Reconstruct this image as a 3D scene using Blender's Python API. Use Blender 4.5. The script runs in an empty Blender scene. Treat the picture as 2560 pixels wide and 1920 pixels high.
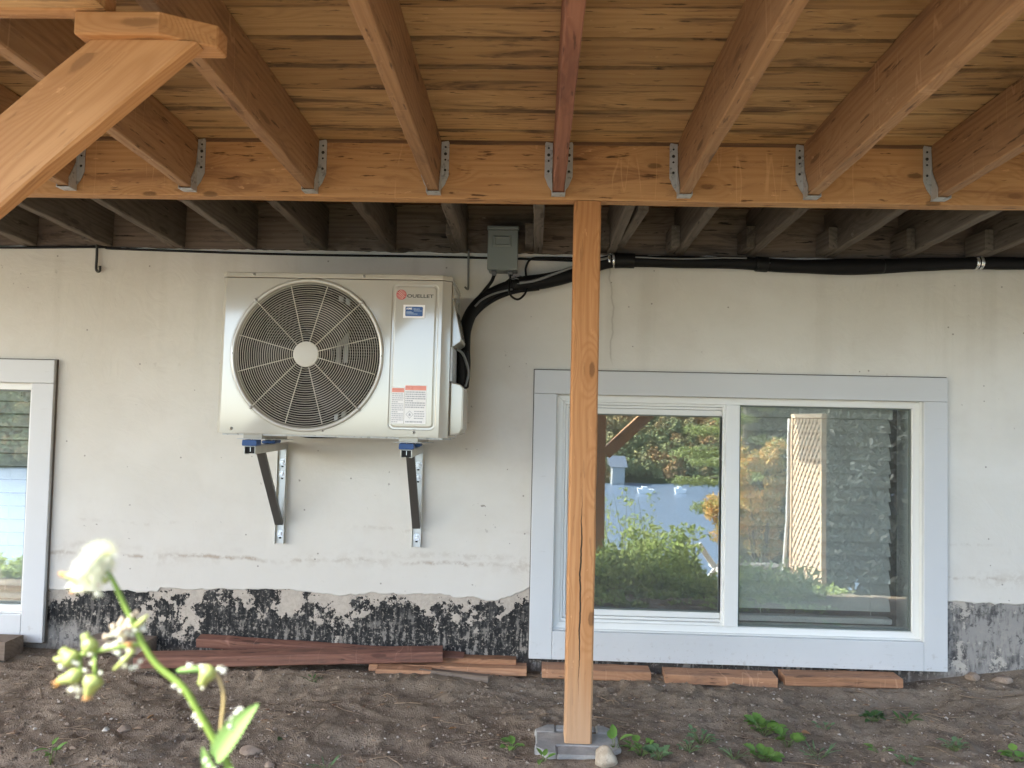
import bpy, bmesh, math, random
import numpy as np
from mathutils import Vector, Matrix, Euler, noise as mn

random.seed(7)
PI = math.pi
S = bpy.context.scene
COL = S.collection

# ------------------------------------------------------------------ camera
cam_d = bpy.data.cameras.new('camera')
cam = bpy.data.objects.new('camera', cam_d)
COL.objects.link(cam)
cam.rotation_euler = Matrix(((0.99927, -0.020685, 0.032111), (0.031246, -0.04086, -0.998676), (0.02197, 0.998951, -0.040184))).to_euler()
cam.location = (0, -3.27, 1.07)
cam_d.sensor_width = 36
cam_d.lens = 27.05
cam_d.clip_start = 0.05
cam_d.clip_end = 2000
cam_d.dof.use_dof = True
cam_d.dof.focus_distance = 2.9
cam_d.dof.aperture_fstop = 7.0
S.camera = cam

# ------------------------------------------------------------------ sky, sun, exposure
SUN = Vector((-0.66, -0.34, 0.67)).normalized()      # towards the sun
SUN_EL = math.asin(SUN.z)
w = bpy.data.worlds.new('World'); S.world = w; w.use_nodes = True
wt = w.node_tree; wt.nodes.clear()
wo = wt.nodes.new('ShaderNodeOutputWorld'); wb = wt.nodes.new('ShaderNodeBackground')
sk = wt.nodes.new('ShaderNodeTexSky'); sk.sky_type = 'NISHITA'; sk.sun_disc = False
sk.sun_elevation = SUN_EL
sk.sun_rotation = math.atan2(SUN.x, SUN.y)
sk.air_density = 1.0; sk.dust_density = 1.5; sk.ozone_density = 1.0
wb.inputs['Strength'].default_value = 0.15
wt.links.new(sk.outputs[0], wb.inputs[0]); wt.links.new(wb.outputs[0], wo.inputs[0])
sd = bpy.data.lights.new('sun', 'SUN'); sd.energy = 3.0; sd.angle = math.radians(0.53); sd.color = (1.0, 0.95, 0.87)
so = bpy.data.objects.new('sun', sd); COL.objects.link(so)
so.rotation_euler = SUN.to_track_quat('Z', 'Y').to_euler()
so.location = SUN * 30
S.view_settings.view_transform = 'Standard'
S.view_settings.look = 'None'
S.view_settings.gamma = 1
S.view_settings.use_curve_mapping = False
S.view_settings.exposure = 2.92
S.render.engine = 'CYCLES'
S.cycles.use_denoising = True
try:
    S.cycles.denoiser = 'OPENIMAGEDENOISE'
    S.cycles.denoising_input_passes = 'RGB_ALBEDO_NORMAL'
    S.cycles.denoising_prefilter = 'ACCURATE'
except Exception:
    pass
S.cycles.max_bounces = 12
S.cycles.diffuse_bounces = 6
S.cycles.glossy_bounces = 5
S.cycles.transparent_max_bounces = 16
S.cycles.sample_clamp_indirect = 12

# ------------------------------------------------------------------ helpers: meshes
class MB:
    """collects faces in world coordinates; build() links them as one mesh object"""
    def __init__(s):
        s.v = []; s.f = []; s.sm = []
    def add(s, vs, fs, smooth=False):
        o = len(s.v)
        s.v += [Vector(p) for p in vs]
        s.f += [tuple(i + o for i in f) for f in fs]
        s.sm += [smooth] * len(fs)
        return s
    def box(s, x0, x1, y0, y1, z0, z1, M=None):
        vs = [Vector((x, y, z)) for x in (x0, x1) for y in (y0, y1) for z in (z0, z1)]
        if M is not None: vs = [M @ p for p in vs]
        return s.add(vs, [(0, 1, 3, 2), (4, 6, 7, 5), (0, 4, 5, 1), (2, 3, 7, 6), (0, 2, 6, 4), (1, 5, 7, 3)])
    def tube(s, pts, r, n=8, cap=True, sx=1.0):
        pts = [Vector(p) for p in pts]; vs = []; fs = []
        rs = r if isinstance(r, (list, tuple)) else [r] * len(pts)
        up = Vector((0, 0, 1)); prev = None
        for i, p in enumerate(pts):
            d = (pts[min(i + 1, len(pts) - 1)] - pts[max(i - 1, 0)])
            d = d.normalized() if d.length > 1e-9 else Vector((1, 0, 0))
            if prev is None:
                a = d.cross(up)
                if a.length < 1e-3: a = d.cross(Vector((0, 1, 0)))
            else:
                a = prev - d * prev.dot(d)
            a.normalize(); prev = a.copy(); b = d.cross(a)
            for k in range(n):
                t = 2 * PI * k / n
                vs.append(p + (a * math.cos(t) * sx + b * math.sin(t)) * rs[i])
        for i in range(len(pts) - 1):
            for k in range(n):
                k2 = (k + 1) % n
                fs.append((i * n + k, i * n + k2, (i + 1) * n + k2, (i + 1) * n + k))
        o = len(s.v); s.add(vs, fs, True)
        if cap:
            s.f.append(tuple(o + k for k in reversed(range(n)))); s.sm.append(False)
            s.f.append(tuple(o + (len(pts) - 1) * n + k for k in range(n))); s.sm.append(False)
        return s
    def lathe(s, prof, c, n=64, axis='Y', smooth=True):
        """prof: (r, h) pairs turned round an axis through c"""
        c = Vector(c); vs = []; fs = []
        for r, h in prof:
            for k in range(n):
                t = 2 * PI * k / n
                if axis == 'Y': vs.append(c + Vector((r * math.cos(t), h, r * math.sin(t))))
                elif axis == 'X': vs.append(c + Vector((h, r * math.cos(t), r * math.sin(t))))
                else: vs.append(c + Vector((r * math.cos(t), r * math.sin(t), h)))
        for i in range(len(prof) - 1):
            for k in range(n):
                k2 = (k + 1) % n
                fs.append((i * n + k, i * n + k2, (i + 1) * n + k2, (i + 1) * n + k))
        return s.add(vs, fs, smooth)
    def prism(s, poly, h0, h1, axis='Z'):
        """polygon extruded along an axis; poly pairs are the other two coordinates"""
        def P(a, b, h):
            return (a, b, h) if axis == 'Z' else ((a, h, b) if axis == 'Y' else (h, a, b))
        n = len(poly)
        vs = [P(a, b, h0) for a, b in poly] + [P(a, b, h1) for a, b in poly]
        fs = [tuple(range(n))[::-1], tuple(range(n, 2 * n))] + [(i, (i + 1) % n, n + (i + 1) % n, n + i) for i in range(n)]
        return s.add(vs, fs)
    def ell(s, c, rx, ry, rz, nu=12, nv=8, M=None):
        c = Vector(c); vs = []; fs = []
        for j in range(nv + 1):
            ph = PI * j / nv
            for i in range(nu):
                t = 2 * PI * i / nu
                p = Vector((rx * math.sin(ph) * math.cos(t), ry * math.sin(ph) * math.sin(t), rz * math.cos(ph)))
                vs.append(c + (M @ p if M is not None else p))
        for j in range(nv):
            for i in range(nu):
                i2 = (i + 1) % nu
                fs.append((j * nu + i, j * nu + i2, (j + 1) * nu + i2, (j + 1) * nu + i))
        return s.add(vs, fs, True)
    def build(s, name, mat, parent=None, bevel=0.0, seg=1, org=None, merge=False):
        me = bpy.data.meshes.new(name)
        L = Vector(org) if org is not None else (Vector(parent.location) if parent is not None and parent.parent is None else Vector((0, 0, 0)))
        if parent is not None and parent.parent is not None:
            L = wloc(parent)
        me.from_pydata([tuple(p - L) for p in s.v], [], s.f)
        me.polygons.foreach_set('use_smooth', s.sm)
        bm = bmesh.new(); bm.from_mesh(me)
        if merge: bmesh.ops.remove_doubles(bm, verts=bm.verts, dist=1e-5)
        bmesh.ops.recalc_face_normals(bm, faces=bm.faces)
        if bevel > 0:
            es = [e for e in bm.edges if len(e.link_faces) == 2 and e.calc_face_angle(0) > 0.6]
            bmesh.ops.bevel(bm, geom=es, offset=bevel, segments=seg, profile=0.5, affect='EDGES', clamp_overlap=True)
        bm.to_mesh(me); bm.free()
        me.materials.append(mat)
        o = bpy.data.objects.new(name, me); COL.objects.link(o)
        if parent is not None: o.parent = parent
        else: o.location = L
        return o

def wloc(o):
    p = Vector((0, 0, 0))
    while o is not None:
        p += Vector(o.location); o = o.parent
    return p

def tag(o, label=None, cat=None, group=None, kind=None):
    if label: o['label'] = label
    if cat: o['category'] = cat
    if group: o['group'] = group
    if kind: o['kind'] = kind
    return o

def thing(name, loc, label, cat, group=None, rz=0.0):
    o = bpy.data.objects.new(name, None); COL.objects.link(o)
    o.location = loc; o.rotation_euler = (0, 0, rz); o.empty_display_size = 0.05
    return tag(o, label, cat, group)

def copy_tree(o, parent=None):
    c = o.copy(); COL.objects.link(c)
    if parent is not None: c.parent = parent; c.matrix_parent_inverse = o.matrix_parent_inverse.copy()
    for ch in list(o.children): copy_tree(ch, c)
    return c

# ------------------------------------------------------------------ helpers: materials
class G:
    def __init__(s, name):
        s.m = bpy.data.materials.new(name); s.m.use_nodes = True
        s.t = s.m.node_tree; s.t.nodes.clear()
        s.o = s.t.nodes.new('ShaderNodeOutputMaterial')
        s.b = s.t.nodes.new('ShaderNodeBsdfPrincipled')
        s.t.links.new(s.b.outputs[0], s.o.inputs[0])
    def put(s, sock, v):
        if isinstance(v, bpy.types.NodeSocket): s.t.links.new(v, sock)
        elif v is not None:
            if hasattr(sock.default_value, '__len__'):
                n = len(sock.default_value)
                v = tuple(v) if hasattr(v, '__len__') else (v,) * n
                if len(v) == 3 and n == 4: v = v + (1.0,)
            sock.default_value = v
    def n(s, typ, ins=None, out=0, **props):
        k = s.t.nodes.new('ShaderNode' + typ)
        for a, b in props.items(): setattr(k, a, b)
        for a, b in (ins or {}).items(): s.put(k.inputs[a], b)
        return k.outputs[out]
    def math(s, op, a, b=None, c=None, clamp=False):
        d = {0: a}
        if b is not None: d[1] = b
        if c is not None: d[2] = c
        return s.n('Math', d, operation=op, use_clamp=clamp)
    def vm(s, op, a, b=None):
        d = {0: a}
        if b is not None: d[1] = b
        return s.n('VectorMath', d, operation=op)
    def mix(s, f, a, b, blend='MIX'):
        return s.n('Mix', {0: f, 6: a, 7: b}, out=2, data_type='RGBA', blend_type=blend)
    def noise(s, vec, scale, detail=3.0, rough=0.55, dist=0.0, out=0):
        return s.n('TexNoise', {'Vector': vec, 'Scale': scale, 'Detail': detail, 'Roughness': rough, 'Distortion': dist}, out=out)
    def vor(s, vec, scale, out=0, rnd=1.0, feature='F1'):
        return s.n('TexVoronoi', {'Vector': vec, 'Scale': scale, 'Randomness': rnd}, out=out, feature=feature)
    def ramp(s, f, stops, interp='LINEAR'):
        k = s.t.nodes.new('ShaderNodeValToRGB'); cr = k.color_ramp; cr.interpolation = interp
        while len(cr.elements) > 1: cr.elements.remove(cr.elements[-1])
        for i, (p, c) in enumerate(stops):
            e = cr.elements[0] if i == 0 else cr.elements.new(p)
            e.position = p; c = (c, c, c) if not hasattr(c, '__len__') else c
            e.color = tuple(c) + (1.0,) if len(c) == 3 else c
        s.put(k.inputs[0], f); return k.outputs[0]
    def sm(s, f, a, b, lo=0.0, hi=1.0):
        return s.n('MapRange', {0: f, 1: a, 2: b, 3: lo, 4: hi}, interpolation_type='SMOOTHSTEP')
    def bump(s, h, strength=0.3, dist=0.01, normal=None):
        return s.n('Bump', {'Strength': strength, 'Distance': dist, 'Height': h, 'Normal': normal})
    def obj(s):
        return s.n('TexCoord', out=3)
    def rnd(s):
        return s.n('ObjectInfo', out=5)
    def sep(s, v):
        k = s.t.nodes.new('ShaderNodeSeparateXYZ'); s.put(k.inputs[0], v)
        return k.outputs[0], k.outputs[1], k.outputs[2]
    def comb(s, x, y, z):
        return s.n('CombineXYZ', {0: x, 1: y, 2: z})
    def done(s, color=None, rough=0.5, normal=None, metal=0.0, spec=0.5, **kw):
        if color is not None: s.put(s.b.inputs['Base Color'], color)
        s.put(s.b.inputs['Roughness'], rough)
        if normal is not None: s.put(s.b.inputs['Normal'], normal)
        s.put(s.b.inputs['Metallic'], metal)
        s.put(s.b.inputs['Specular IOR Level'], spec)
        for k, v in kw.items(): s.put(s.b.inputs[k], v)
        return s.m

def wood(name, light, ring, stain, knotc=None, freq=105, knots=1.0, stainamt=0.5, rough=0.7, var=0.18, bump=0.35, ksx=2.3, grey=0.0, sscale=1.0, checks=0.0, edge=0.0, crack=False, saw=0.0):
    """sawn timber: growth rings warped round knots, fibre, blotches; local X runs along the board"""
    g = G(name)
    o = g.obj(); r = g.rnd()
    off = g.comb(g.math('MULTIPLY', r, 31.7), g.math('MULTIPLY', r, 0.0), g.math('MULTIPLY', r, 0.0))
    p = g.vm('ADD', o, off)
    x, y, z = g.sep(p)
    r2 = g.math('FRACT', g.math('MULTIPLY', r, 17.31)); r3 = g.math('FRACT', g.math('MULTIPLY', r, 41.77))
    pr = g.vm('ADD', p, g.comb(0.0, g.math('MULTIPLY', r2, 5.0), g.math('MULTIPLY', r3, 5.0)))
    # knots
    px_, py_, pz_ = g.sep(pr)
    kvec = g.comb(g.math('MULTIPLY', px_, ksx), g.math('MULTIPLY', g.math('ADD', py_, pz_), 8.0), 0.0)
    kv = g.n('TexVoronoi', {'Vector': kvec, 'Scale': 1.0}, voronoi_dimensions='2D')
    kon = g.sm(g.sep(g.n('TexVoronoi', {'Vector': kvec, 'Scale': 1.0}, out=1, voronoi_dimensions='2D'))[0], 0.22, 0.27)
    kv = g.math('ADD', kv, g.math('SUBTRACT', 1.0, kon))
    kd = g.sm(kv, 0.08, 0.40, 1.0, 0.0)
    kd = g.math('MULTIPLY', kd, knots, clamp=True)
    kc = g.sm(g.math('ADD', kv, g.math('MULTIPLY', g.noise(pr, 60, 2), 0.05)), 0.075, 0.115, 1.0, 0.0)
    kc = g.math('MULTIPLY', kc, knots, clamp=True)
    # rings
    wv = g.noise(g.vm('MULTIPLY', pr, (1.1, 4.0, 4.0)), 1.0, 3, 0.5)
    oy = g.math('MULTIPLY_ADD', r2, 0.16, -0.08); oz = g.math('MULTIPLY_ADD', r3, -0.10, -0.05)
    dy = g.math('SUBTRACT', y, oy); dz = g.math('SUBTRACT', z, oz)
    d = g.math('SQRT', g.math('ADD', g.math('MULTIPLY', dy, dy), g.math('MULTIPLY', dz, dz)))
    ph = g.math('ADD', d, g.math('MULTIPLY', wv, 0.07))
    ph = g.math('ADD', ph, g.math('MULTIPLY', kd, 0.045))
    ring_ = g.math('SINE', g.math('MULTIPLY', ph, freq * 2 * PI))
    ring_ = g.math('POWER', g.math('MULTIPLY_ADD', ring_, 0.5, 0.5), 1.8)
    fib = g.noise(g.vm('MULTIPLY', pr, (4.0, 170.0, 170.0)), 1.0, 3, 0.65)
    fib2 = g.noise(g.vm('MULTIPLY', pr, (1.6, 55.0, 55.0)), 1.0, 4, 0.65)
    f = g.math('ADD', g.math('MULTIPLY', ring_, 0.55), g.math('MULTIPLY', g.math('SUBTRACT', fib2, 0.35), 0.9), clamp=True)
    c = g.mix(f, light, ring)
    c = g.mix(g.math('MULTIPLY', g.sm(fib, 0.40, 0.72), 0.55), c, ring)
    kcol = knotc or tuple(v * 0.28 for v in ring)
    c = g.mix(g.math('MULTIPLY', g.math('MULTIPLY', kd, kd), 0.4), c, ring)
    c = g.mix(g.math('MULTIPLY', kc, 0.75), c, kcol)
    st = g.noise(g.vm('MULTIPLY', pr, (2.2 * sscale, 15.0 * sscale, 15.0 * sscale)), 1.0, 6, 0.68, 0.8)
    sm_ = g.math('MULTIPLY', g.sm(st, 0.50, 0.68), stainamt)
    big = g.noise(g.vm('MULTIPLY', pr, (0.9, 3.0, 3.0)), 1.0, 3, 0.6)
    c = g.mix(g.math('MULTIPLY', g.sm(big, 0.35, 0.7), 0.35), c, ring)
    c = g.mix(sm_, c, stain)
    # dark streaks and specks
    sp = g.noise(g.vm('MULTIPLY', pr, (9.0, 70.0, 70.0)), 1.0, 4, 0.6)
    c = g.mix(g.math('MULTIPLY', g.sm(sp, 0.61, 0.69), min(1.0, stainamt * 1.3)), c, tuple(v * 0.45 for v in stain))
    # bleached, scuffed specks
    wp = g.noise(g.vm('MULTIPLY', pr, (14.0, 40.0, 40.0)), 1.0, 4, 0.7)
    c = g.mix(g.math('MULTIPLY', g.sm(wp, 0.64, 0.74), 0.5), c, tuple(min(1, v * 1.5 + 0.05) for v in light))
    ch = None
    if checks > 0:
        cl = g.math('ABSOLUTE', g.math('SUBTRACT', g.noise(g.vm('MULTIPLY', pr, (0.9, 11.0, 11.0)), 1.0, 2, 0.4), 0.5))
        cm = g.math('MULTIPLY', g.sm(cl, 0.0, 0.006, 1.0, 0.0), g.sm(g.noise(g.vm('MULTIPLY', pr, (1.3, 3.0, 3.0)), 1.0, 1), 0.48, 0.58))
        ch = g.math('MULTIPLY', cm, checks)
        c = g.mix(ch, c, tuple(v * 0.12 for v in ring))
    if edge > 0:      # stained board edges, darkened in place of shade in the seams
        ee = g.sm(g.math('ADD', g.math('ABSOLUTE', y), g.math('MULTIPLY', g.math('SUBTRACT', st, 0.5), 0.035)), edge - 0.009, edge + 0.002)
        c = g.mix(g.math('MULTIPLY', ee, 0.55), c, tuple(v_ * 0.55 for v_ in stain))
    if saw > 0:       # pale saw and scuff marks across the grain
        sl = g.math('ABSOLUTE', g.math('SUBTRACT', g.noise(g.comb(g.math('MULTIPLY', px_, 4.5), g.math('MULTIPLY', g.math('ADD', py_, pz_), 0.5), 0.0), 1.0, 3, 0.6), 0.5))
        c = g.mix(g.math('MULTIPLY', g.math('MULTIPLY', g.sm(sl, 0.0, 0.006, 1.0, 0.0), g.sm(g.noise(pr, 6, 2), 0.45, 0.6)), saw), c, tuple(min(1, v_ * 1.45 + .04) for v_ in light))
        db = g.noise(g.vm('MULTIPLY', pr, (8.0, 20.0, 20.0)), 1.0, 5, 0.7)
        c = g.mix(g.math('MULTIPLY', g.sm(db, 0.58, 0.70), 0.45), c, stain)
    if crack:
        ox_, oy_, oz_ = g.sep(o)
        wob = g.math('MULTIPLY', g.math('SUBTRACT', g.noise(g.comb(g.math('MULTIPLY', ox_, 7.0), 0.0, 0.0), 1.0, 4, 0.6), 0.5), 0.020)
        cd = g.math('ABSOLUTE', g.math('SUBTRACT', g.math('SUBTRACT', oz_, wob), 0.002))
        wdt_ = g.math('MULTIPLY', g.math('MULTIPLY', g.sm(ox_, -0.78, -0.45), g.sm(ox_, -0.02, -0.30)), 0.0028)
        ch2 = g.math('MULTIPLY', g.math('LESS_THAN', cd, wdt_), g.math('LESS_THAN', oy_, 0.0))
        c = g.mix(g.math('MULTIPLY', g.sm(g.math('ADD', ox_, g.math('MULTIPLY', fib2, 0.3)), -0.35, -0.75), 0.55), c, (0.44, 0.31, 0.20))
        c = g.mix(ch2, c, (0.03, 0.018, 0.01))
    v = g.math('MULTIPLY_ADD', r, 2 * var, 1 - var)
    c = g.mix(1.0, c, g.comb(v, g.math('POWER', v, 1.15), g.math('POWER', v, 1.3)), 'MULTIPLY')
    h = g.math('ADD', g.math('MULTIPLY', f, -0.6), g.math('MULTIPLY', fib, 0.5))
    h = g.math('SUBTRACT', h, g.math('MULTIPLY', kc, 0.5))
    if ch is not None: h = g.math('SUBTRACT', h, g.math('MULTIPLY', ch, 4.0))
    return g.done(c, rough, g.bump(h, bump, 0.002), spec=0.3)

def plain(name, c, rough=0.5, metal=0.0, var=0.06, scale=18.0, bump=0.08, spec=0.5, **kw):
    g = G(name); o = g.obj()
    nz = g.noise(o, scale, 4, 0.6)
    k = g.math('MULTIPLY_ADD', nz, 2 * var, 1 - var)
    col = g.mix(1.0, c, g.comb(k, k, k), 'MULTIPLY')
    rr = g.math('MULTIPLY_ADD', g.noise(o, scale * 2.3, 3), 0.16, rough - 0.08, clamp=True)
    return g.done(col, rr, g.bump(g.noise(o, scale * 6, 3), bump, 0.002), metal, spec, **kw)

M = {}
M['joist'] = wood('joist_wood', (0.385, 0.232, 0.122), (0.272, 0.150, 0.074), (0.16, 0.088, 0.052), freq=55, stainamt=0.6, var=0.12, knots=0.9, ksx=1.6, saw=0.4)
M['joist_red'] = wood('red_joist_wood', (0.31, 0.145, 0.092), (0.21, 0.088, 0.057), (0.12, 0.05, 0.036), freq=55, stainamt=0.55, var=0.05, knots=0.6)
M['beam'] = wood('beam_wood', (0.53, 0.310, 0.145), (0.41, 0.215, 0.090), (0.25, 0.12, 0.055), freq=60, stainamt=0.75, var=0.04, ksx=3.0, knots=1.0, saw=0.3)
M['post'] = wood('post_wood', (0.50, 0.255, 0.110), (0.37, 0.165, 0.060), (0.32, 0.15, 0.06), freq=75, stainamt=0.25, var=0.03, knots=1.0, ksx=2.8, checks=0.6, crack=True)
M['brace'] = wood('brace_wood', (0.50, 0.275, 0.125), (0.37, 0.180, 0.070), (0.33, 0.16, 0.07), freq=120, stainamt=0.3, var=0.05, knots=0.9, ksx=2.0)
M['deck'] = wood('deck_board_wood', (0.46, 0.295, 0.140), (0.325, 0.192, 0.085), (0.095, 0.056, 0.034), freq=70, stainamt=0.85, var=0.28, knots=1.0, ksx=1.3, sscale=1.15, edge=0.066)
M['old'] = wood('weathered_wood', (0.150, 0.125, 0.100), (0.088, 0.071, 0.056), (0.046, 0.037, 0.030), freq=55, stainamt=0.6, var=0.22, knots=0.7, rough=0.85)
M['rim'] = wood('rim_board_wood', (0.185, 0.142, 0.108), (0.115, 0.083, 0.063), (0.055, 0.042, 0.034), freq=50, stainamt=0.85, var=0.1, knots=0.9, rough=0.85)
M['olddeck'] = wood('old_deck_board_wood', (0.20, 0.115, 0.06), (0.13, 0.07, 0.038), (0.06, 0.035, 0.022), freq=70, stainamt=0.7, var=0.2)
M['scrap'] = wood('scrap_wood', (0.44, 0.235, 0.13), (0.30, 0.145, 0.075), (0.16, 0.09, 0.06), freq=60, stainamt=0.7, var=0.14, saw=0.4)
M['redscrap'] = wood('red_stained_wood', (0.26, 0.125, 0.085), (0.165, 0.072, 0.05), (0.08, 0.047, 0.038), freq=50, stainamt=0.75, var=0.10, saw=0.6)
M['greyscrap'] = wood('grey_scrap_wood', (0.22, 0.165, 0.125), (0.15, 0.11, 0.08), (0.09, 0.068, 0.052), freq=70, stainamt=0.5, var=0.12)

def board(name, mat, L, W, T, loc, rot, parent=None, seg=10, jit=0.0012, bev=0.0035, seed=0):
    """one piece of timber, local X = length, Y = width W, Z = thickness T, edges eased and slightly uneven"""
    rg = random.Random(seed * 7919 + int(L * 1000) + int(W * 777))
    b = bev
    sec = [(-W/2 + b, -T/2), (W/2 - b, -T/2), (W/2, -T/2 + b), (W/2, T/2 - b), (W/2 - b, T/2), (-W/2 + b, T/2), (-W/2, T/2 - b), (-W/2, -T/2 + b)]
    vs = []; fs = []; n = len(sec)
    for i in range(seg + 1):
        x = -L/2 + L * i / seg
        dy = rg.uniform(-jit, jit); dz = rg.uniform(-jit, jit)
        for (y, z) in sec:
            vs.append((x, y + dy * 0.5 + rg.uniform(-jit, jit) * 0.4, z + dz * 0.5 + rg.uniform(-jit, jit) * 0.4))
    for i in range(seg):
        for k in range(n):
            k2 = (k + 1) % n
            fs.append((i * n + k, (i + 1) * n + k, (i + 1) * n + k2, i * n + k2))
    fs.append(tuple(range(n))); fs.append(tuple(seg * n + k for k in reversed(range(n))))
    me = bpy.data.meshes.new(name); me.from_pydata(vs, [], fs)
    me.materials.append(mat)
    o = bpy.data.objects.new(name, me); COL.objects.link(o)
    l = Vector(loc)
    if parent is not None:
        o.parent = parent; l = l - wloc(parent)
    o.location = l; o.rotation_euler = rot
    return o

def board_between(name, mat, a, b, W, T, parent=None, roll=0.0, **kw):
    a = Vector(a); b = Vector(b); d = b - a
    yaw = math.atan2(d.y, d.x); pitch = -math.asin(d.z / d.length)
    R = Matrix.Rotation(yaw, 3, 'Z') @ Matrix.Rotation(pitch, 3, 'Y') @ Matrix.Rotation(roll, 3, 'X')
    return board(name, mat, d.length, W, T, (a + b) / 2, R.to_euler(), parent, **kw)

# ================================================================== ground, lake, far shore
def vnoise(x, y, seed=0):
    xi = np.floor(x).astype(np.int64); yi = np.floor(y).astype(np.int64)
    fx = x - xi; fy = y - yi
    fx = fx * fx * (3 - 2 * fx); fy = fy * fy * (3 - 2 * fy)
    def h(a, b):
        n = (a * 374761393 + b * 668265263 + seed * 1442695041) & 0x7fffffff
        n = ((n ^ (n >> 13)) * 1274126177) & 0x7fffffff
        return ((n ^ (n >> 16)) & 0xffff) / 65535.0
    return (h(xi, yi) * (1 - fx) + h(xi + 1, yi) * fx) * (1 - fy) + (h(xi, yi + 1) * (1 - fx) + h(xi + 1, yi + 1) * fx) * fy

LAKE_Z = -12.6
def ground_z(X, Y):
    X = np.asarray(X, float); Y = np.asarray(Y, float)
    z = np.zeros_like(X)
    # small rise along the wall at both ends
    z += 0.030 * np.clip((-X - 1.2) / 1.0, 0, 1) * np.exp(-np.clip(-Y, 0, 9) / 0.25)
    z += 0.075 * np.clip((X - 1.55) / 0.5, 0, 1) * np.exp(-np.clip(-Y, 0, 9) / 0.22)
    z += 0.02 * np.exp(-((X + 0.7) / 0.5) ** 2 - ((Y + 0.2) / 0.09) ** 2)
    # yard falls towards the lake
    t = np.clip(-Y - 1.15, 0, None)
    z -= np.where(t < 3, 0.24 * t * t / (t + 0.6), 0.24 * 9 / 3.6 + 0.215 * (t - 3))
    z = np.maximum(z, -17.0)
    # far shore hill
    u = np.clip(-Y - 150, 0, None)
    hill = -17 + 0.62 * u + 10 * (vnoise(X / 60 + 9, Y / 60 + 3, 5) - 0.5) * np.clip(u / 40, 0, 1)
    cap = -17 + np.where(X < -8, 21.0, 21.0 + np.clip((X + 8) * 3.0, 0, 130))
    hill = np.minimum(hill, cap + 0.02 * u)
    z = np.where(u > 0, np.maximum(z, hill), z)
    near = np.exp(-np.clip(np.abs(X) - 6, 0, None)) * np.exp(-np.clip(-Y - 6, 0, None))
    n = 0.034 * (vnoise(X * 2.6, Y * 4.4, 1) - 0.5) + 0.017 * (vnoise(X * 7.3, Y * 9, 2) - 0.5)
    ridge = 1 - np.abs(2 * vnoise(X * 8 + 3 * vnoise(X * 5, Y * 5, 8), Y * 17, 3) - 1)
    n += 0.016 * (ridge - 0.5) + 0.007 * (vnoise(X * 24, Y * 24, 4) - 0.5) + 0.004 * (vnoise(X * 60, Y * 60, 6) - 0.5)
    fade = np.clip(-Y / 0.05, 0.15, 1)
    z += n * near * fade
    z += (1 - near) * 0.3 * (vnoise(X * 0.3, Y * 0.3, 7) - 0.5) * np.clip((-Y - 4) / 4, 0, 1)
    return z

def axis(*segs):
    out = []
    for a, b, step in segs:
        out += list(np.arange(a, b, step))
    out.append(segs[-1][1]); return np.array(out)
xs = axis((-500, -60, 40), (-60, -8, 4), (-8, -2.45, 0.15), (-2.45, 2.5, 0.0085), (2.5, 8, 0.15), (8, 60, 4), (60, 500.1, 40))
ys = axis((-620, -140, 12), (-140, -16, 4), (-16, -3.6, 0.3), (-3.6, -1.15, 0.07), (-1.15, 0.02, 0.0085), (0.02, 0.2, 0.06))
GX, GY = np.meshgrid(xs, ys)
GZ = ground_z(GX, GY)
nx, ny = len(xs), len(ys)
me = bpy.data.meshes.new('ground')
vv = np.stack([GX, GY, GZ], -1).reshape(-1, 3)
idx = np.arange(nx * ny).reshape(ny, nx)
ff = np.stack([idx[:-1, :-1], idx[:-1, 1:], idx[1:, 1:], idx[1:, :-1]], -1).reshape(-1, 4)
me.vertices.add(len(vv)); me.vertices.foreach_set('co', vv.ravel())
me.loops.add(ff.size); me.loops.foreach_set('vertex_index', ff.ravel())
me.polygons.add(len(ff)); me.polygons.foreach_set('loop_start', np.arange(0, ff.size, 4)); me.polygons.foreach_set('loop_total', np.full(len(ff), 4))
me.polygons.foreach_set('use_smooth', np.ones(len(ff), bool))
me.update(); me.validate()
g = G('soil'); o = g.obj()
big = g.noise(o, 2.2, 4, 0.6); mid = g.noise(o, 14, 5, 0.7); fine = g.noise(o, 120, 4, 0.7); spk = g.vor(o, 150)
c = g.mix(g.sm(big, 0.3, 0.7), (0.185, 0.138, 0.098), (0.255, 0.198, 0.143))
c = g.mix(g.sm(mid, 0.42, 0.72), c, (0.110, 0.080, 0.056))
c = g.mix(g.math('MULTIPLY', g.sm(fine, 0.5, 0.75), 0.6), c, (0.34, 0.275, 0.205))
c = g.mix(g.math('MULTIPLY', g.sm(g.noise(o, 75, 3, 0.6), 0.62, 0.7), 0.7), c, (0.045, 0.033, 0.025))
X_, Y_, Z_ = g.sep(o)
turf = g.sm(g.math('ADD', Y_, g.math('MULTIPLY', big, 2.0)), -6.0, -9.0)  # turf starts far out so unseen bare soil bounces light onto the deck
c = g.mix(turf, c, g.mix(g.sm(mid, 0.4, 0.6), (0.05, 0.085, 0.022), (0.10, 0.12, 0.04)))
far = g.sm(Y_, -120, -150)
c = g.mix(far, c, g.mix(g.sm(g.noise(o, 0.08, 4), 0.4, 0.6), (0.05, 0.07, 0.025), (0.14, 0.09, 0.03)))
h = g.math('ADD', g.math('MULTIPLY', fine, 0.7), g.math('MULTIPLY', mid, 1.6))
h = g.math('ADD', h, g.math('MULTIPLY', g.sm(spk, 0.0, 0.5, 1.0, 0.0), 0.5))
me.materials.append(g.done(c, 0.95, g.bump(h, 0.9, 0.006), spec=0.15))
ground = bpy.data.objects.new('ground', me); COL.objects.link(ground)
tag(ground, 'bare brown earth sloping from the house wall down to the lake', kind='structure')

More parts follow.
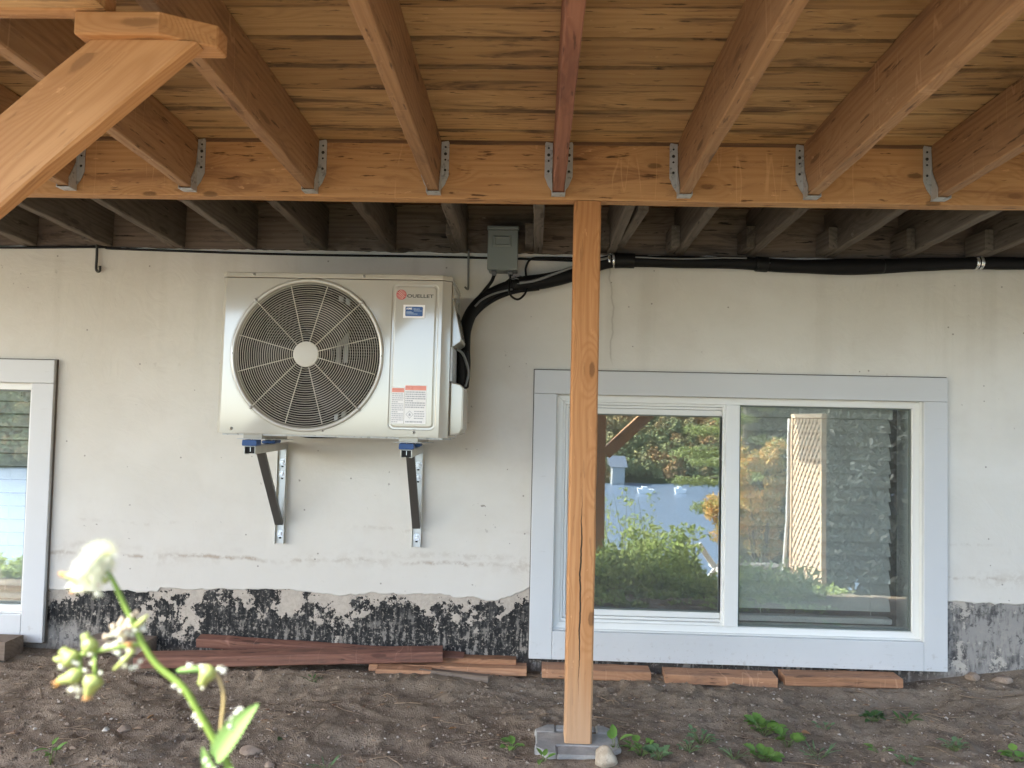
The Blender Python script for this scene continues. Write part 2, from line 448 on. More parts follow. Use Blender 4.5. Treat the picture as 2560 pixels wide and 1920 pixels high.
g = G('lake_water'); o = g.obj()
wv = g.noise(g.vm('MULTIPLY', o, (0.25, 1.1, 1.0)), 1.0, 4, 0.6)
lake = MB().add([(-500, -200, LAKE_Z), (500, -200, LAKE_Z), (500, -30, LAKE_Z), (-500, -30, LAKE_Z)], [(0, 1, 2, 3)])
lake = tag(lake.build('lake', g.done((0.135, 0.185, 0.255), 0.30, g.bump(wv, 0.4, 0.5), spec=0.5), org=(0, 0, 0)), 'blue rippled lake below the house', kind='structure')

# ================================================================== wall
g = G('wall_plaster'); o = g.obj(); x, y, z = g.sep(o)
lo = g.noise(g.vm('MULTIPLY', o, (1.0, 1.0, 1.6)), 1.3, 5, 0.6)
md = g.noise(o, 6.5, 5, 0.65); fn = g.noise(o, 55, 4, 0.6)
c = g.mix(g.sm(lo, 0.32, 0.68), (0.600, 0.574, 0.516), (0.662, 0.640, 0.588))
c = g.mix(g.math('MULTIPLY', g.sm(md, 0.45, 0.75), 0.22), c, (0.52, 0.48, 0.42))
# vertical run marks under the pipe
st = g.noise(g.comb(g.math('MULTIPLY', x, 7.0), 0.0, g.math('MULTIPLY', z, 0.35)), 1.0, 4, 0.55)
c = g.mix(g.math('MULTIPLY', g.math('MULTIPLY', g.sm(st, 0.52, 0.72), g.sm(z, 0.9, 1.6)), 0.20), c, (0.40, 0.37, 0.31))
# horizontal brown tide lines
zz = g.math('ADD', z, g.math('MULTIPLY', g.math('SUBTRACT', g.noise(g.comb(g.math('MULTIPLY', x, 2.2), 0.0, 0.0), 1.0, 5, 0.65), 0.5), 0.11))
def tide(z0, wd, amt, seed):
    t = g.sm(g.math('ABSOLUTE', g.math('SUBTRACT', zz, z0)), 0.0, wd, 1.0, 0.0)
    m = g.math('MULTIPLY', g.sm(g.noise(g.vm('ADD', o, (seed, 0, 0)), 2.1, 3, 0.6), 0.45, 0.62), g.sm(g.noise(g.vm('ADD', o, (seed, 5, 0)), 26, 4, 0.7), 0.42, 0.60))
    return g.math('MULTIPLY', g.math('MULTIPLY', t, m), amt)
for z0, wd, amt, sd_ in ((0.435, 0.06, 0.40, 3), (0.437, 0.012, 0.60, 7), (0.437, 0.014, 0.9, 11), (0.470, 0.022, 0.35, 25), (0.575, 0.012, 0.35, 17), (0.565, 0.07, 0.18, 31)):
    c = g.mix(tide(z0, wd, amt, sd_), c, (0.235, 0.155, 0.09))
c = g.mix(g.math('MULTIPLY', g.sm(z, 0.85, 0.3), 0.50), c, (0.575, 0.525, 0.46))  # lower wall tint: splash dirt, deepened to offset the brighter light there
# stain line under the post clamp: a crack run
cx = g.math('ADD', g.math('SUBTRACT', x, 0.312), g.math('MULTIPLY', g.math('SUBTRACT', g.noise(g.comb(0.0, 0.0, g.math('MULTIPLY', z, 5.0)), 1.0, 3), 0.5), 0.09))
crk = g.math('MULTIPLY', g.sm(g.math('ABSOLUTE', cx), 0.0, 0.006, 1.0, 0.0), g.sm(z, 1.28, 1.34))
c = g.mix(g.math('MULTIPLY', crk, 0.45), c, (0.30, 0.27, 0.22))
crk2 = g.math('MULTIPLY', g.sm(g.math('ABSOLUTE', cx), 0.0, 0.035, 1.0, 0.0), g.sm(z, 1.26, 1.5))
c = g.mix(g.math('MULTIPLY', crk2, 0.16), c, (0.34, 0.31, 0.26))
# flecks
fl = g.noise(o, 33, 2, 0.5); flm = g.sm(g.noise(o, 3.1, 3), 0.5, 0.7)
c = g.mix(g.math('MULTIPLY', g.math('MULTIPLY', g.sm(fl, 0.72, 0.76), flm), 0.8), c, (0.14, 0.11, 0.085))
vr = g.vor(o, 11.0)
c = g.mix(g.math('MULTIPLY', g.sm(vr, 0.035, 0.05, 1.0, 0.0), 0.6), c, (0.13, 0.11, 0.09))
tr = g.noise(g.vm('ADD', o, g.vm('SCALE', g.n('TexNoise', {'Vector': o, 'Scale': 2.0}, out=1))), 9, 5, 0.6, 1.5)
h = g.math('ADD', g.math('MULTIPLY', fn, 0.35), tr)
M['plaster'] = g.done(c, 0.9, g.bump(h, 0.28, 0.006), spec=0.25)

g = G('wall_base_coat'); o = g.obj(); x, y, z = g.sep(o)
n1 = g.noise(g.vm('MULTIPLY', o, (1.0, 1.0, 0.85)), 7.0, 5, 0.66); n2 = g.noise(o, 38, 4, 0.7); n3 = g.noise(g.vm('MULTIPLY', o, (3.0, 1.0, 0.6)), 24, 3, 0.6)
conc = g.mix(g.sm(n2, 0.35, 0.7), (0.23, 0.205, 0.175), (0.32, 0.285, 0.245))
paint = g.mix(g.sm(n2, 0.4, 0.7), (0.47, 0.405, 0.335), (0.38, 0.33, 0.275))
tar = g.mix(g.sm(g.math('ADD', g.math('MULTIPLY', n3, 0.5), g.math('MULTIPLY', n2, 0.5)), 0.42, 0.62), (0.013, 0.013, 0.013), (0.060, 0.057, 0.053))
# flaked paint over tar: more paint towards the top of the band
lvl = g.math('ADD', g.math('MULTIPLY', g.math('SUBTRACT', z, 0.20), 0.75), g.math('ADD', g.math('MULTIPLY', n1, 0.75), g.math('MULTIPLY', n2, 0.36)))
pm = g.sm(lvl, 0.585, 0.605)
c = g.mix(pm, tar, paint)
scr = g.math('MULTIPLY', g.sm(g.math('ADD', g.math('MULTIPLY', n3, 0.6), g.math('MULTIPLY', n2, 0.4)), 0.52, 0.58), g.sm(g.math('ADD', z, g.math('MULTIPLY', n1, 0.2)), 0.36, 0.18))
c = g.mix(g.math('MULTIPLY', scr, 0.75), c, conc)
sp = g.noise(o, 85, 3, 0.6)
c = g.mix(g.math('MULTIPLY', g.sm(sp, 0.56, 0.66), 0.6), c, g.mix(0.5, conc, paint))
# bare concrete at the two ends
endm = g.math('MAXIMUM', g.sm(g.math('ADD', x, g.math('MULTIPLY', n1, 0.3)), 1.75, 1.9), g.math('MULTIPLY', g.sm(g.math('ADD', x, g.math('MULTIPLY', n1, 0.8)), -1.35, -1.5), g.sm(g.math('ADD', z, g.math('MULTIPLY', n1, 0.2)), 0.25, 0.18)))
greyc = g.mix(g.sm(g.math('ADD', g.math('MULTIPLY', n1, 0.7), g.math('MULTIPLY', n3, 0.5)), 0.54, 0.72), (0.27, 0.25, 0.225), (0.09, 0.084, 0.078))
greyc = g.mix(g.math('MULTIPLY', g.sm(n2, 0.5, 0.7), 0.6), greyc, (0.33, 0.295, 0.25))
fine_ = g.noise(o, 16, 6, 0.75)
greyc = g.mix(g.math('MULTIPLY', g.sm(g.math('ADD', g.math('MULTIPLY', n1, 0.5), g.math('MULTIPLY', fine_, 0.5)), 0.53, 0.57), 0.85), greyc, (0.46, 0.41, 0.345))
greyc = g.mix(g.math('MULTIPLY', g.sm(g.math('ADD', g.math('MULTIPLY', fine_, 0.6), g.math('MULTIPLY', n2, 0.4)), 0.46, 0.40), 0.8), greyc, (0.055, 0.052, 0.05))
c = g.mix(endm, c, greyc)
c = g.mix(g.math('MULTIPLY', g.sm(g.math('ADD', z, g.math('MULTIPLY', n2, 0.08)), 0.105, 0.05), 0.55), c, (0.17, 0.13, 0.10))
h = g.math('ADD', g.math('MULTIPLY', pm, 0.9), g.math('ADD', g.math('MULTIPLY', n2, 0.5), g.math('MULTIPLY', sp, 0.3)))
M['basecoat'] = g.done(c, 0.85, g.bump(h, 0.6, 0.004), spec=0.3)

WX0, WX1, WZ0, WZ1 = 0.086, 1.609, 0.175, 1.163          # clear opening inside the casing, right-hand window
OFF = -3.80                                               # second window of the same make, further along
wall = thing('foundation_wall', (0, 0.1, 0), 'cream plastered foundation wall with peeling black base coat', 'wall')
core = MB()
e = 0.012
def wall_cells(x0, x1, z0, z1, holes, y0, y1, mb):
    xsl = sorted({x0, x1} | {v for h_ in holes for v in h_[:2]}); zsl = sorted({z0, z1} | {v for h_ in holes for v in h_[2:]})
    for i in range(len(xsl) - 1):
        for j in range(len(zsl) - 1):
            cxm = (xsl[i] + xsl[i + 1]) / 2; czm = (zsl[j] + zsl[j + 1]) / 2
            if any(h_[0] < cxm < h_[1] and h_[2] < czm < h_[3] for h_ in holes): continue
            mb.box(xsl[i], xsl[i + 1], y0, y1, zsl[j], zsl[j + 1])
holes = [(WX0 - e, WX1 + e, WZ0 - e, WZ1 + e), (WX0 + OFF - e, WX1 + OFF + e, WZ0 - e, WZ1 + e)]
wall_cells(-7.0, 7.0, -0.6, 1.74, holes, 0.007, 0.24, core)
core.build('concrete', M['basecoat'], wall)
MB().box(-7.0, 7.0, 0.046, 0.24, 1.741, 2.06).build('light_leak_filler', M['old'], wall)  # unseen filler added to stop sky light leaking over the wall
# plaster skin, 7 mm proud, with a broken lower edge
pl = MB(); rg = random.Random(3)
def plaster_edge(xx):
    b = 0.300 + 0.020 * (mn.noise(Vector((xx * 3.1, 0, 0))) ) + 0.012 * mn.noise(Vector((xx * 14, 3, 0))) + 0.006 * mn.noise(Vector((xx * 50, 7, 0)))
    if xx < -1.6: b -= 0.02
    if xx > 1.55: b += 0.035
    if -0.12 < xx < 0.09: b += (xx + 0.12) * 0.45
    return b
def plaster_strip(x0, x1, low, step=0.012):
    n_ = max(2, int((x1 - x0) / step)); vs = []; fs = []
    for i in range(n_ + 1):
        xx = x0 + (x1 - x0) * i / n_
        zb = low(xx); zt = 1.760 + 0.006 * mn.noise(Vector((xx * 9, 1, 2))) + 0.004 * mn.noise(Vector((xx * 40, 5, 2)))
        vs += [(xx, 0.0, zt), (xx, 0.0, zb + 0.004), (xx, 0.003, zb), (xx, 0.0065, zb + 0.001), (xx, 0.0065, zt)]
    for i in range(n_):
        a = i * 5; b = a + 5
        for k in range(5):
            k2 = (k + 1) % 5
            fs.append((a + k, b + k, b + k2, a + k2))
    pl.add(vs, fs)
plaster_strip(-7.0, WX0 + OFF - e, plaster_edge)
plaster_strip(WX0 + OFF - e, WX1 + OFF + e, lambda q: WZ1 + e, 0.03)
plaster_strip(WX1 + OFF + e, WX0 - e, plaster_edge)
plaster_strip(WX0 - e, WX1 + e, lambda q: WZ1 + e, 0.03)
plaster_strip(WX1 + e, 7.0, plaster_edge)
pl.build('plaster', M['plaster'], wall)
# unseen storey above the deck, put in to block sky light
up = MB()
for k in range(18):
    up.box(-9, 9, 0.01 + 0.0, 0.26, 2.02 + 0.2 * k, 2.02 + 0.2 * k + 0.197)
up.build('upper_siding', plain('siding_paint', (0.60, 0.58, 0.54), 0.6), wall)

# ================================================================== windows
def matte_white(name, c, rough=0.4, bump=0.03):
    return plain(name, c, rough, var=0.035, scale=3.0, bump=bump)
g = G('aluminium_casing_paint'); o = g.obj(); x, y, z = g.sep(o)
nz = g.noise(o, 3.0, 4, .6); c = g.mix(nz, (0.515, 0.520, 0.518), (0.57, 0.575, 0.572))
spl = g.math('MULTIPLY', g.sm(g.noise(o, 42, 4, .7), 0.56, 0.66), g.sm(g.math('ADD', z, g.math('MULTIPLY', nz, 0.12)), 0.17, 0.02))
c = g.mix(g.math('MULTIPLY', spl, 0.55), c, (0.22, 0.165, 0.12))
scf = g.math('MULTIPLY', g.sm(g.noise(g.vm('MULTIPLY', o, (9.0, 9.0, 60.0)), 1.0, 4, .7), 0.66, 0.72), 0.35); c = g.mix(scf, c, (0.40, 0.39, 0.37))
M['casing'] = g.done(c, g.math('MULTIPLY_ADD', nz, .2, .33), g.bump(g.noise(g.vm('MULTIPLY', o, (1.5, 1.5, 1.5)), 2.0, 3), 0.25, 0.01), spec=.5)
M['gapline'] = plain('dark_gap_line', (0.12, 0.105, 0.09), 0.9, var=0.4, scale=12)
M['vinyl'] = matte_white('white_vinyl', (0.72, 0.72, 0.69), 0.38)
M['spacer'] = plain('window_gasket', (0.11, 0.125, 0.11), 0.5)
g = G('window_glass'); g.t.nodes.remove(g.b)
wav = g.bump(g.noise(g.obj(), 2.2, 2), 0.02, 0.02)
tr_ = g.n('BsdfTransparent', {0: (0.94, 0.955, 0.94)}); gl_ = g.n('BsdfGlossy', {'Color': (0.95, 1.0, 0.97), 'Roughness': 0.0, 'Normal': wav})
fr = g.n('Fresnel', {'IOR': 1.55}); fac = g.math('MULTIPLY_ADD', fr, 1.0, 0.17, clamp=True)
mx = g.n('MixShader', {0: fac, 1: tr_, 2: gl_})
veil = g.math('MULTIPLY_ADD', g.noise(g.vm('MULTIPLY', g.obj(), (3.0, 1.0, 1.2)), 2.0, 5, 0.65), 0.06, 0.015)  # pale veil imitating glare haze, mixed into the panes as diffuse white
mx = g.n('MixShader', {0: veil, 1: mx, 2: g.n('BsdfDiffuse', {0: (0.8, 0.79, 0.76)})}); g.t.links.new(mx, g.o.inputs[0]); M['glass'] = g.m
M['blind'] = plain('grey_blind_slat', (0.74, 0.74, 0.72), 0.55, var=0.03)
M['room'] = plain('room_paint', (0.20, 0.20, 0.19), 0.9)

def ring(mb, x0, x1, z0, z1, wd, y0, y1):
    """mitred rectangular frame"""
    o_ = [(x0, z0), (x1, z0), (x1, z1), (x0, z1)]; i_ = [(x0 + wd, z0 + wd), (x1 - wd, z0 + wd), (x1 - wd, z1 - wd), (x0 + wd, z1 - wd)]
    for k in range(4):
        k2 = (k + 1) % 4
        q = [o_[k], o_[k2], i_[k2], i_[k]]
        mb.add([(a, y0, b) for a, b in q] + [(a, y1, b) for a, b in q], [(0, 1, 2, 3), (7, 6, 5, 4), (0, 4, 5, 1), (1, 5, 6, 2), (2, 6, 7, 3), (3, 7, 4, 0)])
    return mb

def make_window(ox, label, blind_label, blind_x, slat_tilt):
    r = thing('sliding_window', (0.8475 + ox, 0.0, 0.06), label, 'window')
    a, b = WX0 + ox, WX1 + ox
    X0, X1, Z0, Z1 = -0.010 + ox, 1.705 + ox, 0.058, 1.263
    for nm, q in (('top', (X0, X1, WZ1, Z1)), ('left', (X0, a, Z0, WZ1 - 0.0006)), ('right', (b, X1, Z0, WZ1 - 0.0006)), ('bottom', (a + 0.0006, b - 0.0006, Z0, WZ0))):
        yf = -0.024 if nm in ('top', 'bottom') else -0.0235
        MB().box(q[0], q[1], yf, -0.001, q[2], q[3]).build('casing_board', M['casing'], r, bevel=0.0025, seg=2)
    ring(MB(), X0 - 0.0035, X1 + 0.0035, Z0 - 0.0035, Z1 + 0.004, 0.0034, -0.008, -0.0006).build('gap_line', M['gapline'], r)  # thin dark strip drawn as a gap line around the casing
    f = ring(MB(), a, b, WZ0, WZ1, 0.030, 0.016, 0.10).build('frame', M['vinyl'], r, bevel=0.0015)
    jam = ring(MB(), a - 0.010, b + 0.010, WZ0 - 0.010, WZ1 + 0.010, 0.0097, -0.0005, 0.22).build('jamb', M['vinyl'], r)
    MB().box(0.802 + ox, 0.8605 + ox, 0.010, 0.07, WZ0 + 0.030, WZ1 - 0.030).build('mullion', M['vinyl'], r, bevel=0.003, seg=2)
    tr = MB()
    ring(tr, a + 0.030, 0.803 + ox, WZ0 + 0.030, WZ1 - 0.030, 0.011, 0.026, 0.09)
    tr.build('track', M['vinyl'], r, bevel=0.0012)
    ring(MB(), a + 0.0425, 0.803 + ox, WZ0 + 0.0425, WZ1 - 0.0425, 0.011, 0.034, 0.09).build('track', M['vinyl'], r, bevel=0.0012)
    sash = ring(MB(), a + 0.055, 0.826 + ox, WZ0 + 0.055, WZ1 - 0.055, 0.024, 0.040, 0.075).build('sash', M['vinyl'], r, bevel=0.002)
    MB().box(a + 0.0785, 0.8025 + ox, 0.052, 0.058, WZ0 + 0.0785, WZ1 - 0.0785).build('pane', M['glass'], sash)
    ring(MB(), a + 0.079, 0.802 + ox, WZ0 + 0.079, WZ1 - 0.079, 0.006, 0.045, 0.051).build('gasket', M['spacer'], sash)
    MB().box(0.861 + ox, b - 0.0305, 0.036, 0.042, WZ0 + 0.0305, WZ1 - 0.0305).build('pane', M['glass'], r)
    ring(MB(), 0.861 + ox, b - 0.0305, WZ0 + 0.0305, WZ1 - 0.0305, 0.007, 0.026, 0.0355).build('gasket', M['spacer'], r)
    MB().box(a + 0.0, b, -0.001, 0.0155, WZ0 + 0.0005, WZ0 + 0.004).build('sill', M['vinyl'], r)
    # blind hanging behind the fixed pane
    bx0, bx1 = blind_x
    bl = thing('window_blind', ((bx0 + bx1) / 2, 0.12, 0.21), blind_label, 'blind')
    MB().box(bx0 - 0.004, bx1 + 0.004, 0.088, 0.135, 1.085, 1.128).build('headrail', M['blind'], bl, bevel=0.003)
    MB().box(bx0, bx1 + 0.004, 0.092, 0.14, 0.212, 0.236).build('bottom_rail', M['blind'], bl, bevel=0.004)
    zt = 1.075
    k = 0; sl = None
    while zt > 0.26:
        if sl is None:
            pr = [(-0.0315, -0.0015), (-0.016, 0.0008), (0, 0.0018), (0.016, 0.0008), (0.0315, -0.0015), (0.016, -0.0018), (0, -0.0010), (-0.016, -0.0018)]
            me_ = bpy.data.meshes.new('slat'); n_ = len(pr); L_ = bx1 - bx0
            me_.from_pydata([(s_ * L_ / 2, p_[0], p_[1]) for s_ in (-1, 1) for p_ in pr], [], [(i, (i + 1) % n_, n_ + (i + 1) % n_, n_ + i) for i in range(n_)] + [tuple(range(n_)), tuple(range(2 * n_ - 1, n_ - 1, -1))])
            me_.materials.append(M['blind']); sl = bpy.data.objects.new('slat', me_)
            s2 = sl
        else:
            s2 = sl.copy()
        COL.objects.link(s2); s2.parent = bl
        s2.location = Vector(((bx0 + bx1) / 2, 0.112, zt - 0.02)) - bl.location
        s2.rotation_euler = (slat_tilt + random.uniform(-0.03, 0.03), 0, 0)
        zt -= 0.0585; k += 1
    for cxp in (bx0 + 0.09, bx1 - 0.09):
        MB().tube([(cxp, 0.087, 1.09), (cxp, 0.087, 0.235)], 0.0012, 5).build('cord', M['blind'], bl)
    return r, bl

w1, b1 = make_window(0, 'white framed sliding basement window under the deck with wide pale blue casing, partly behind the post', 'closed grey slatted blind behind the fixed pane of the window beside the post', (0.885, 1.530), math.radians(68))
w2, b2 = make_window(OFF + 0.017, 'second sliding window with pale blue casing, cut off by the picture edge, beyond the outdoor unit', 'half open grey slatted blind in the window beyond the outdoor unit', (-3.00, -2.235), math.radians(52))
# small white bracket with two slotted plates at the top of the second window
bk = MB()
for dx in (-0.027, 0.017): bk.box(-2.262 + dx, -2.262 + dx + 0.018, 0.070, 0.076, 1.098, 1.128)
bk.box(-2.272, -2.244, 0.078, 0.086, 1.103, 1.124); bk.box(-2.268, -2.252, 0.068, 0.078, 1.080, 1.090)
bkp = bk.build('bracket', plain('white_bracket', (0.85, 0.86, 0.86), 0.3), b2, bevel=0.002)
for dx in (-0.027, 0.017):
    for z_ in (1.105, 1.116): MB().box(-2.262 + dx + 0.006, -2.262 + dx + 0.012, 0.0685, 0.0705, z_, z_ + 0.007).build('slot', M['spacer'], bkp)
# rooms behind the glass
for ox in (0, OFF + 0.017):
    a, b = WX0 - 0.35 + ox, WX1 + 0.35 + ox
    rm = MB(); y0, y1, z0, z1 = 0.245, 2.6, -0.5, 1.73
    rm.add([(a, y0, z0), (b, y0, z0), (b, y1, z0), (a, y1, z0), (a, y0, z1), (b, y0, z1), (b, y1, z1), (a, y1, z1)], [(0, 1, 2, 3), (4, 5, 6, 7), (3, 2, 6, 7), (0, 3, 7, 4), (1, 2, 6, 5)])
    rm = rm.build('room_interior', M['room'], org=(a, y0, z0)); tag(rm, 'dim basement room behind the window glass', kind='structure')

# ================================================================== deck overhead
SL = 0.0415                                     # the joists rise slightly away from the house
def jz(y): return 1.800 + SL * (-0.74 - y)      # underside of the new joists
deck = thing('wooden_deck', (0, -0.7, 1.8), 'stained timber deck overhead with joists, hangers and plank underside', 'deck')
YB, YF = -0.742, -2.75
for i in range(-11, 7):
    xj = 0.058 + 0.412 * i
    y0 = YB; y1 = YF
    za, zb = jz(y0) + 0.092, jz(y1) + 0.092
    dx = 0.0
    mat = M['joist_red'] if i == 0 else M['joist']
    board_between('joist', mat, (xj, y0, za), (xj, y1, zb), 0.038, 0.184, deck, seg=22, jit=0.0022, bev=0.003, seed=i + 30)
# inner beam
for k, yy in enumerate((YB + 0.0195, YB + 0.0585)):
    board('beam', M['beam'], 10.0, 0.038, 0.212 if k == 0 else 0.205, (0.6, yy, 1.786 + 0.106 if k == 0 else 1.790 + 0.103), (0, 0, 0), deck, seg=60, jit=0.0018, seed=k)
# outer rim and planks
board('rim_joist', M['joist'], 7.6, 0.038, 0.184, (-1.0, YF - 0.020, jz(YF) + 0.092), (0, 0, 0), deck, seg=30, seed=5)
ang = math.atan(SL)
yy = YB + 0.06; k = 0
while yy > YF - 0.03:
    wdt = 0.1395
    yc = yy - wdt / 2
    zc = jz(yc) + 0.184 + 0.0165
    j = 0
    x = -4.7 + (0.0 if k % 2 else -0.5)
    cut = random.Random(k * 31 + 5)
    segs = [-4.75]
    xx_ = cut.choice([-3.25, -2.42, -1.59])
    # a butt joint over a joist now and then, off to the sides
    if k % 3 == 0: segs.append(0.058 + 0.412 * cut.choice([-6, -5, 4, 5]))
    segs.append(2.75)
    for q in range(len(segs) - 1):
        L_ = segs[q + 1] - segs[q] - 0.002
        board('plank', M['deck'], L_, wdt - 0.0012, 0.032, ((segs[q] + segs[q + 1]) / 2, yc, zc + 0.0028 * ((k * 7) % 3 - 1)), (ang * -1.0, 0, 0), deck, seg=18, jit=0.0014, bev=0.0050, seed=k * 3 + q)
    yy -= wdt; k += 1

# unseen deck bay added to shade the lattice
for k in range(13):
    board('plank', M['deck'], 1.50, 0.136, 0.032, (2.0, -2.845 - 0.1395 * k, jz(-3.2) + 0.1995), (0, 0, 0), deck, seg=4, seed=k + 400)
for xj in (1.29, 1.75, 2.16, 2.72):
    board_between('joist', M['joist'], (xj, -2.80, jz(-3.2) + 0.09), (xj, -4.58, jz(-3.2) + 0.09), 0.038, 0.184, deck, seg=4, seed=int(xj * 10))
# joist hangers
g = G('galvanised_steel'); o = g.obj()
sp_ = g.vor(g.vm('ADD', o, g.vm('SCALE', g.n('TexNoise', {'Vector': o, 'Scale': 60.0}, out=1))), 45, out=1)
cc = g.mix(g.noise(o, 26, 4, 0.7), (0.38, 0.40, 0.41), (0.62, 0.64, 0.65))
cc = g.mix(g.math('MULTIPLY', g.sm(g.noise(o, 55, 3), 0.55, 0.7), 0.6), cc, (0.15, 0.15, 0.15))
M['galv'] = g.done(cc, 0.55, g.bump(g.noise(o, 70, 3), 0.15, 0.002), 0.55)
M['nail'] = plain('dark_nail_head', (0.05, 0.048, 0.045), 0.6, 0.6)
M['nailbright'] = plain('bright_zinc', (0.72, 0.73, 0.74), 0.28, 0.85, var=0.05)
def hanger(xj):
    h_ = MB(); z0 = 1.7985; t = 0.0016
    for s_ in (-1, 1):
        xi = xj + s_ * 0.0205; xo = xi + s_ * 0.026
        yf = YB - 0.0022
        # face flange with tapered foot
        poly = [(xi, 1.975), (xo - s_ * 0.003, 1.979), (xo, 1.972), (xo, 1.862), (xi + s_ * 0.014, 1.832), (xi, 1.812)]
        if s_ < 0: poly = poly[::-1]
        h_.prism(poly, yf - t, yf, 'Y')
        # side cheek against the joist
        pc = [(YB - 0.0025, z0), (YB - 0.045, z0), (YB - 0.047, z0 + 0.03), (YB - 0.012, z0 + 0.09), (YB - 0.0025, 1.972)]
        h_.prism(pc, min(xi, xi + s_ * t), max(xi, xi + s_ * t), 'X')
    h_.box(xj - 0.0225, xj + 0.0225, YB - 0.047, YB - 0.001, z0 - 0.0030, z0 - 0.0012)
    hb = h_.build('joist_hanger', M['galv'], deck)
    for s_ in (-1, 1):
        for zz_, r_ in ((1.958, 0.0035), (1.935, 0.0055), (1.915, 0.0035), (1.880, 0.0045)):
            MB().lathe([(0.0001, -0.0052), (r_ * 0.8, -0.005), (r_, -0.0036), (r_, 0.0)], (xj + s_ * 0.034, YB - 0.0005, zz_), 8).build('nail', M['nail'], hb)
for i in range(-4, 4): hanger(0.058 + 0.412 * i)
# short flush beam at the outer left, with the packing block and knee brace under it
board('short_beam', M['deck'], 2.2, 0.038, 0.235, (-0.80 - 1.1, -1.94, 1.792 + 0.1175), (0, 0, 0), deck, seg=14, seed=9)
board('short_beam', M['beam'], 2.2, 0.038, 0.230, (-0.803 - 1.1, -1.9005, 1.792 + 0.115), (0, 0, 0), deck, seg=14, seed=10)

bb = MB().prism([(-.858, -1.920), (-.700, -1.920), (-.612, -1.870), (-.612, -1.825), (-.858, -1.825)], 1.7465, 1.7905, 'Z').build('packing_block', M['brace'], org=(-.72, -1.85, 1.768), bevel=0.003)
tag(bb, 'flat lumber offcut wedged between the knee brace and the joists', 'block')
# knee brace, long 4x6 set at forty degrees
A = Vector((-2.2, -1.881, 0.468)); B_ = Vector((-0.700, -1.881, 1.7811))
dr = (B_ - A); an = math.atan2(dr.z, dr.x)
kb = MB(); L_ = dr.length; hw = 0.0675; n_ = 18; vs = []; fs = []; rg = random.Random(4)
nrm = Vector((-math.sin(an), 0, math.cos(an))); dn = dr.normalized()
sec = [(-hw + .004, -.019), (hw - .004, -.019), (hw, -.015), (hw, .015), (hw - .004, .019), (-hw + .004, .019), (-hw, .015), (-hw, -.015)]
me = bpy.data.meshes.new('knee_brace'); loc_v = []
for i in range(n_ + 1):
    s_ = L_ * i / n_
    for (a_, b_) in sec:
        sx_ = s_
        if i == n_:            # level cut under the block: slide along until z reaches the cut height
            zc = 1.7440; pz = A.z + nrm.z * a_
            sx_ = (zc - pz) / dn.z
        loc_v.append((sx_ - L_ / 2, b_ + rg.uniform(-.0012, .0012) * (1 if i < n_ else 0.3), a_ + rg.uniform(-.0016, .0016) * (1 if i < n_ else 0)))
for i in range(n_):
    for k in range(8):
        k2 = (k + 1) % 8; fs.append((i * 8 + k, (i + 1) * 8 + k, (i + 1) * 8 + k2, i * 8 + k2))
fs += [tuple(range(8)), tuple(n_ * 8 + k for k in reversed(range(8)))]
me.from_pydata(loc_v, [], fs); bm = bmesh.new(); bm.from_mesh(me); bmesh.ops.recalc_face_normals(bm, faces=bm.faces); bm.to_mesh(me); bm.free()
me.materials.append(M['brace'])
kbo = bpy.data.objects.new('knee_brace', me); COL.objects.link(kbo)
kbo.location = (A + B_) / 2; kbo.rotation_euler = (0, -an, 0)
tag(kbo, 'thick diagonal timber knee brace close by, cut off flat under the block', 'brace')

# ------------------------------------------------------------------ older weathered deck between the beam and the house
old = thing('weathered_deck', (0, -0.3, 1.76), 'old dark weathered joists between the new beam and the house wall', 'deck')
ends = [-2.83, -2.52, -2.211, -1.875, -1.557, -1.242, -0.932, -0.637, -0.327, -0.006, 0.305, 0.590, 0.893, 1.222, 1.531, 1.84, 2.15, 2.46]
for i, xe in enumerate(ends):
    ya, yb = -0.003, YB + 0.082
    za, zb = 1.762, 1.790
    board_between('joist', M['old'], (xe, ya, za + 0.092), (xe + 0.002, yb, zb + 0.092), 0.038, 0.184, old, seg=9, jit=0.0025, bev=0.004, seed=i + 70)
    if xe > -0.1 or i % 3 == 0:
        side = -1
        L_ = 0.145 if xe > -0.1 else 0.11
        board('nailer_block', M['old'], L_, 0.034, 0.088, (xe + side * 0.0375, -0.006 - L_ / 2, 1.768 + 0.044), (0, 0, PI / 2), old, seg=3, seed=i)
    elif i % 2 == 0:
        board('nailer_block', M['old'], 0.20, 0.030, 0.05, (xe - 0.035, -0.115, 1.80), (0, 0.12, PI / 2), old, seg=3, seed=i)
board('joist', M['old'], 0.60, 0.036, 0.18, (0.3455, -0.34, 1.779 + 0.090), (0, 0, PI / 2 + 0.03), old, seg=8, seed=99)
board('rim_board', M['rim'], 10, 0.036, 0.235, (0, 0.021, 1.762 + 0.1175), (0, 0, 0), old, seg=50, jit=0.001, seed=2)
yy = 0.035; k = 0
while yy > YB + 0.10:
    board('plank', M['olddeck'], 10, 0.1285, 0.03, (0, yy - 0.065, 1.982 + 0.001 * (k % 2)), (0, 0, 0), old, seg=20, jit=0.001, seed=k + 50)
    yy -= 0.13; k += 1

# ------------------------------------------------------------------ post, pier block, outer posts
def post(x, y, z0, z1, label, mat):
    p = board('deck_post', mat, z1 - z0, 0.088, 0.088, (x, y, (z0 + z1) / 2), (0, -PI / 2, 0), None, seg=24, jit=0.0012, bev=0.006, seed=int(x * 100))
    return tag(p, label, 'post')
p1 = post(0.1575, -0.698, 0.017, 1.784, 'square honey coloured timber post with knots and a long crack, standing on the concrete pier', M['post'])
p1.rotation_euler = (0, -PI / 2, 0)

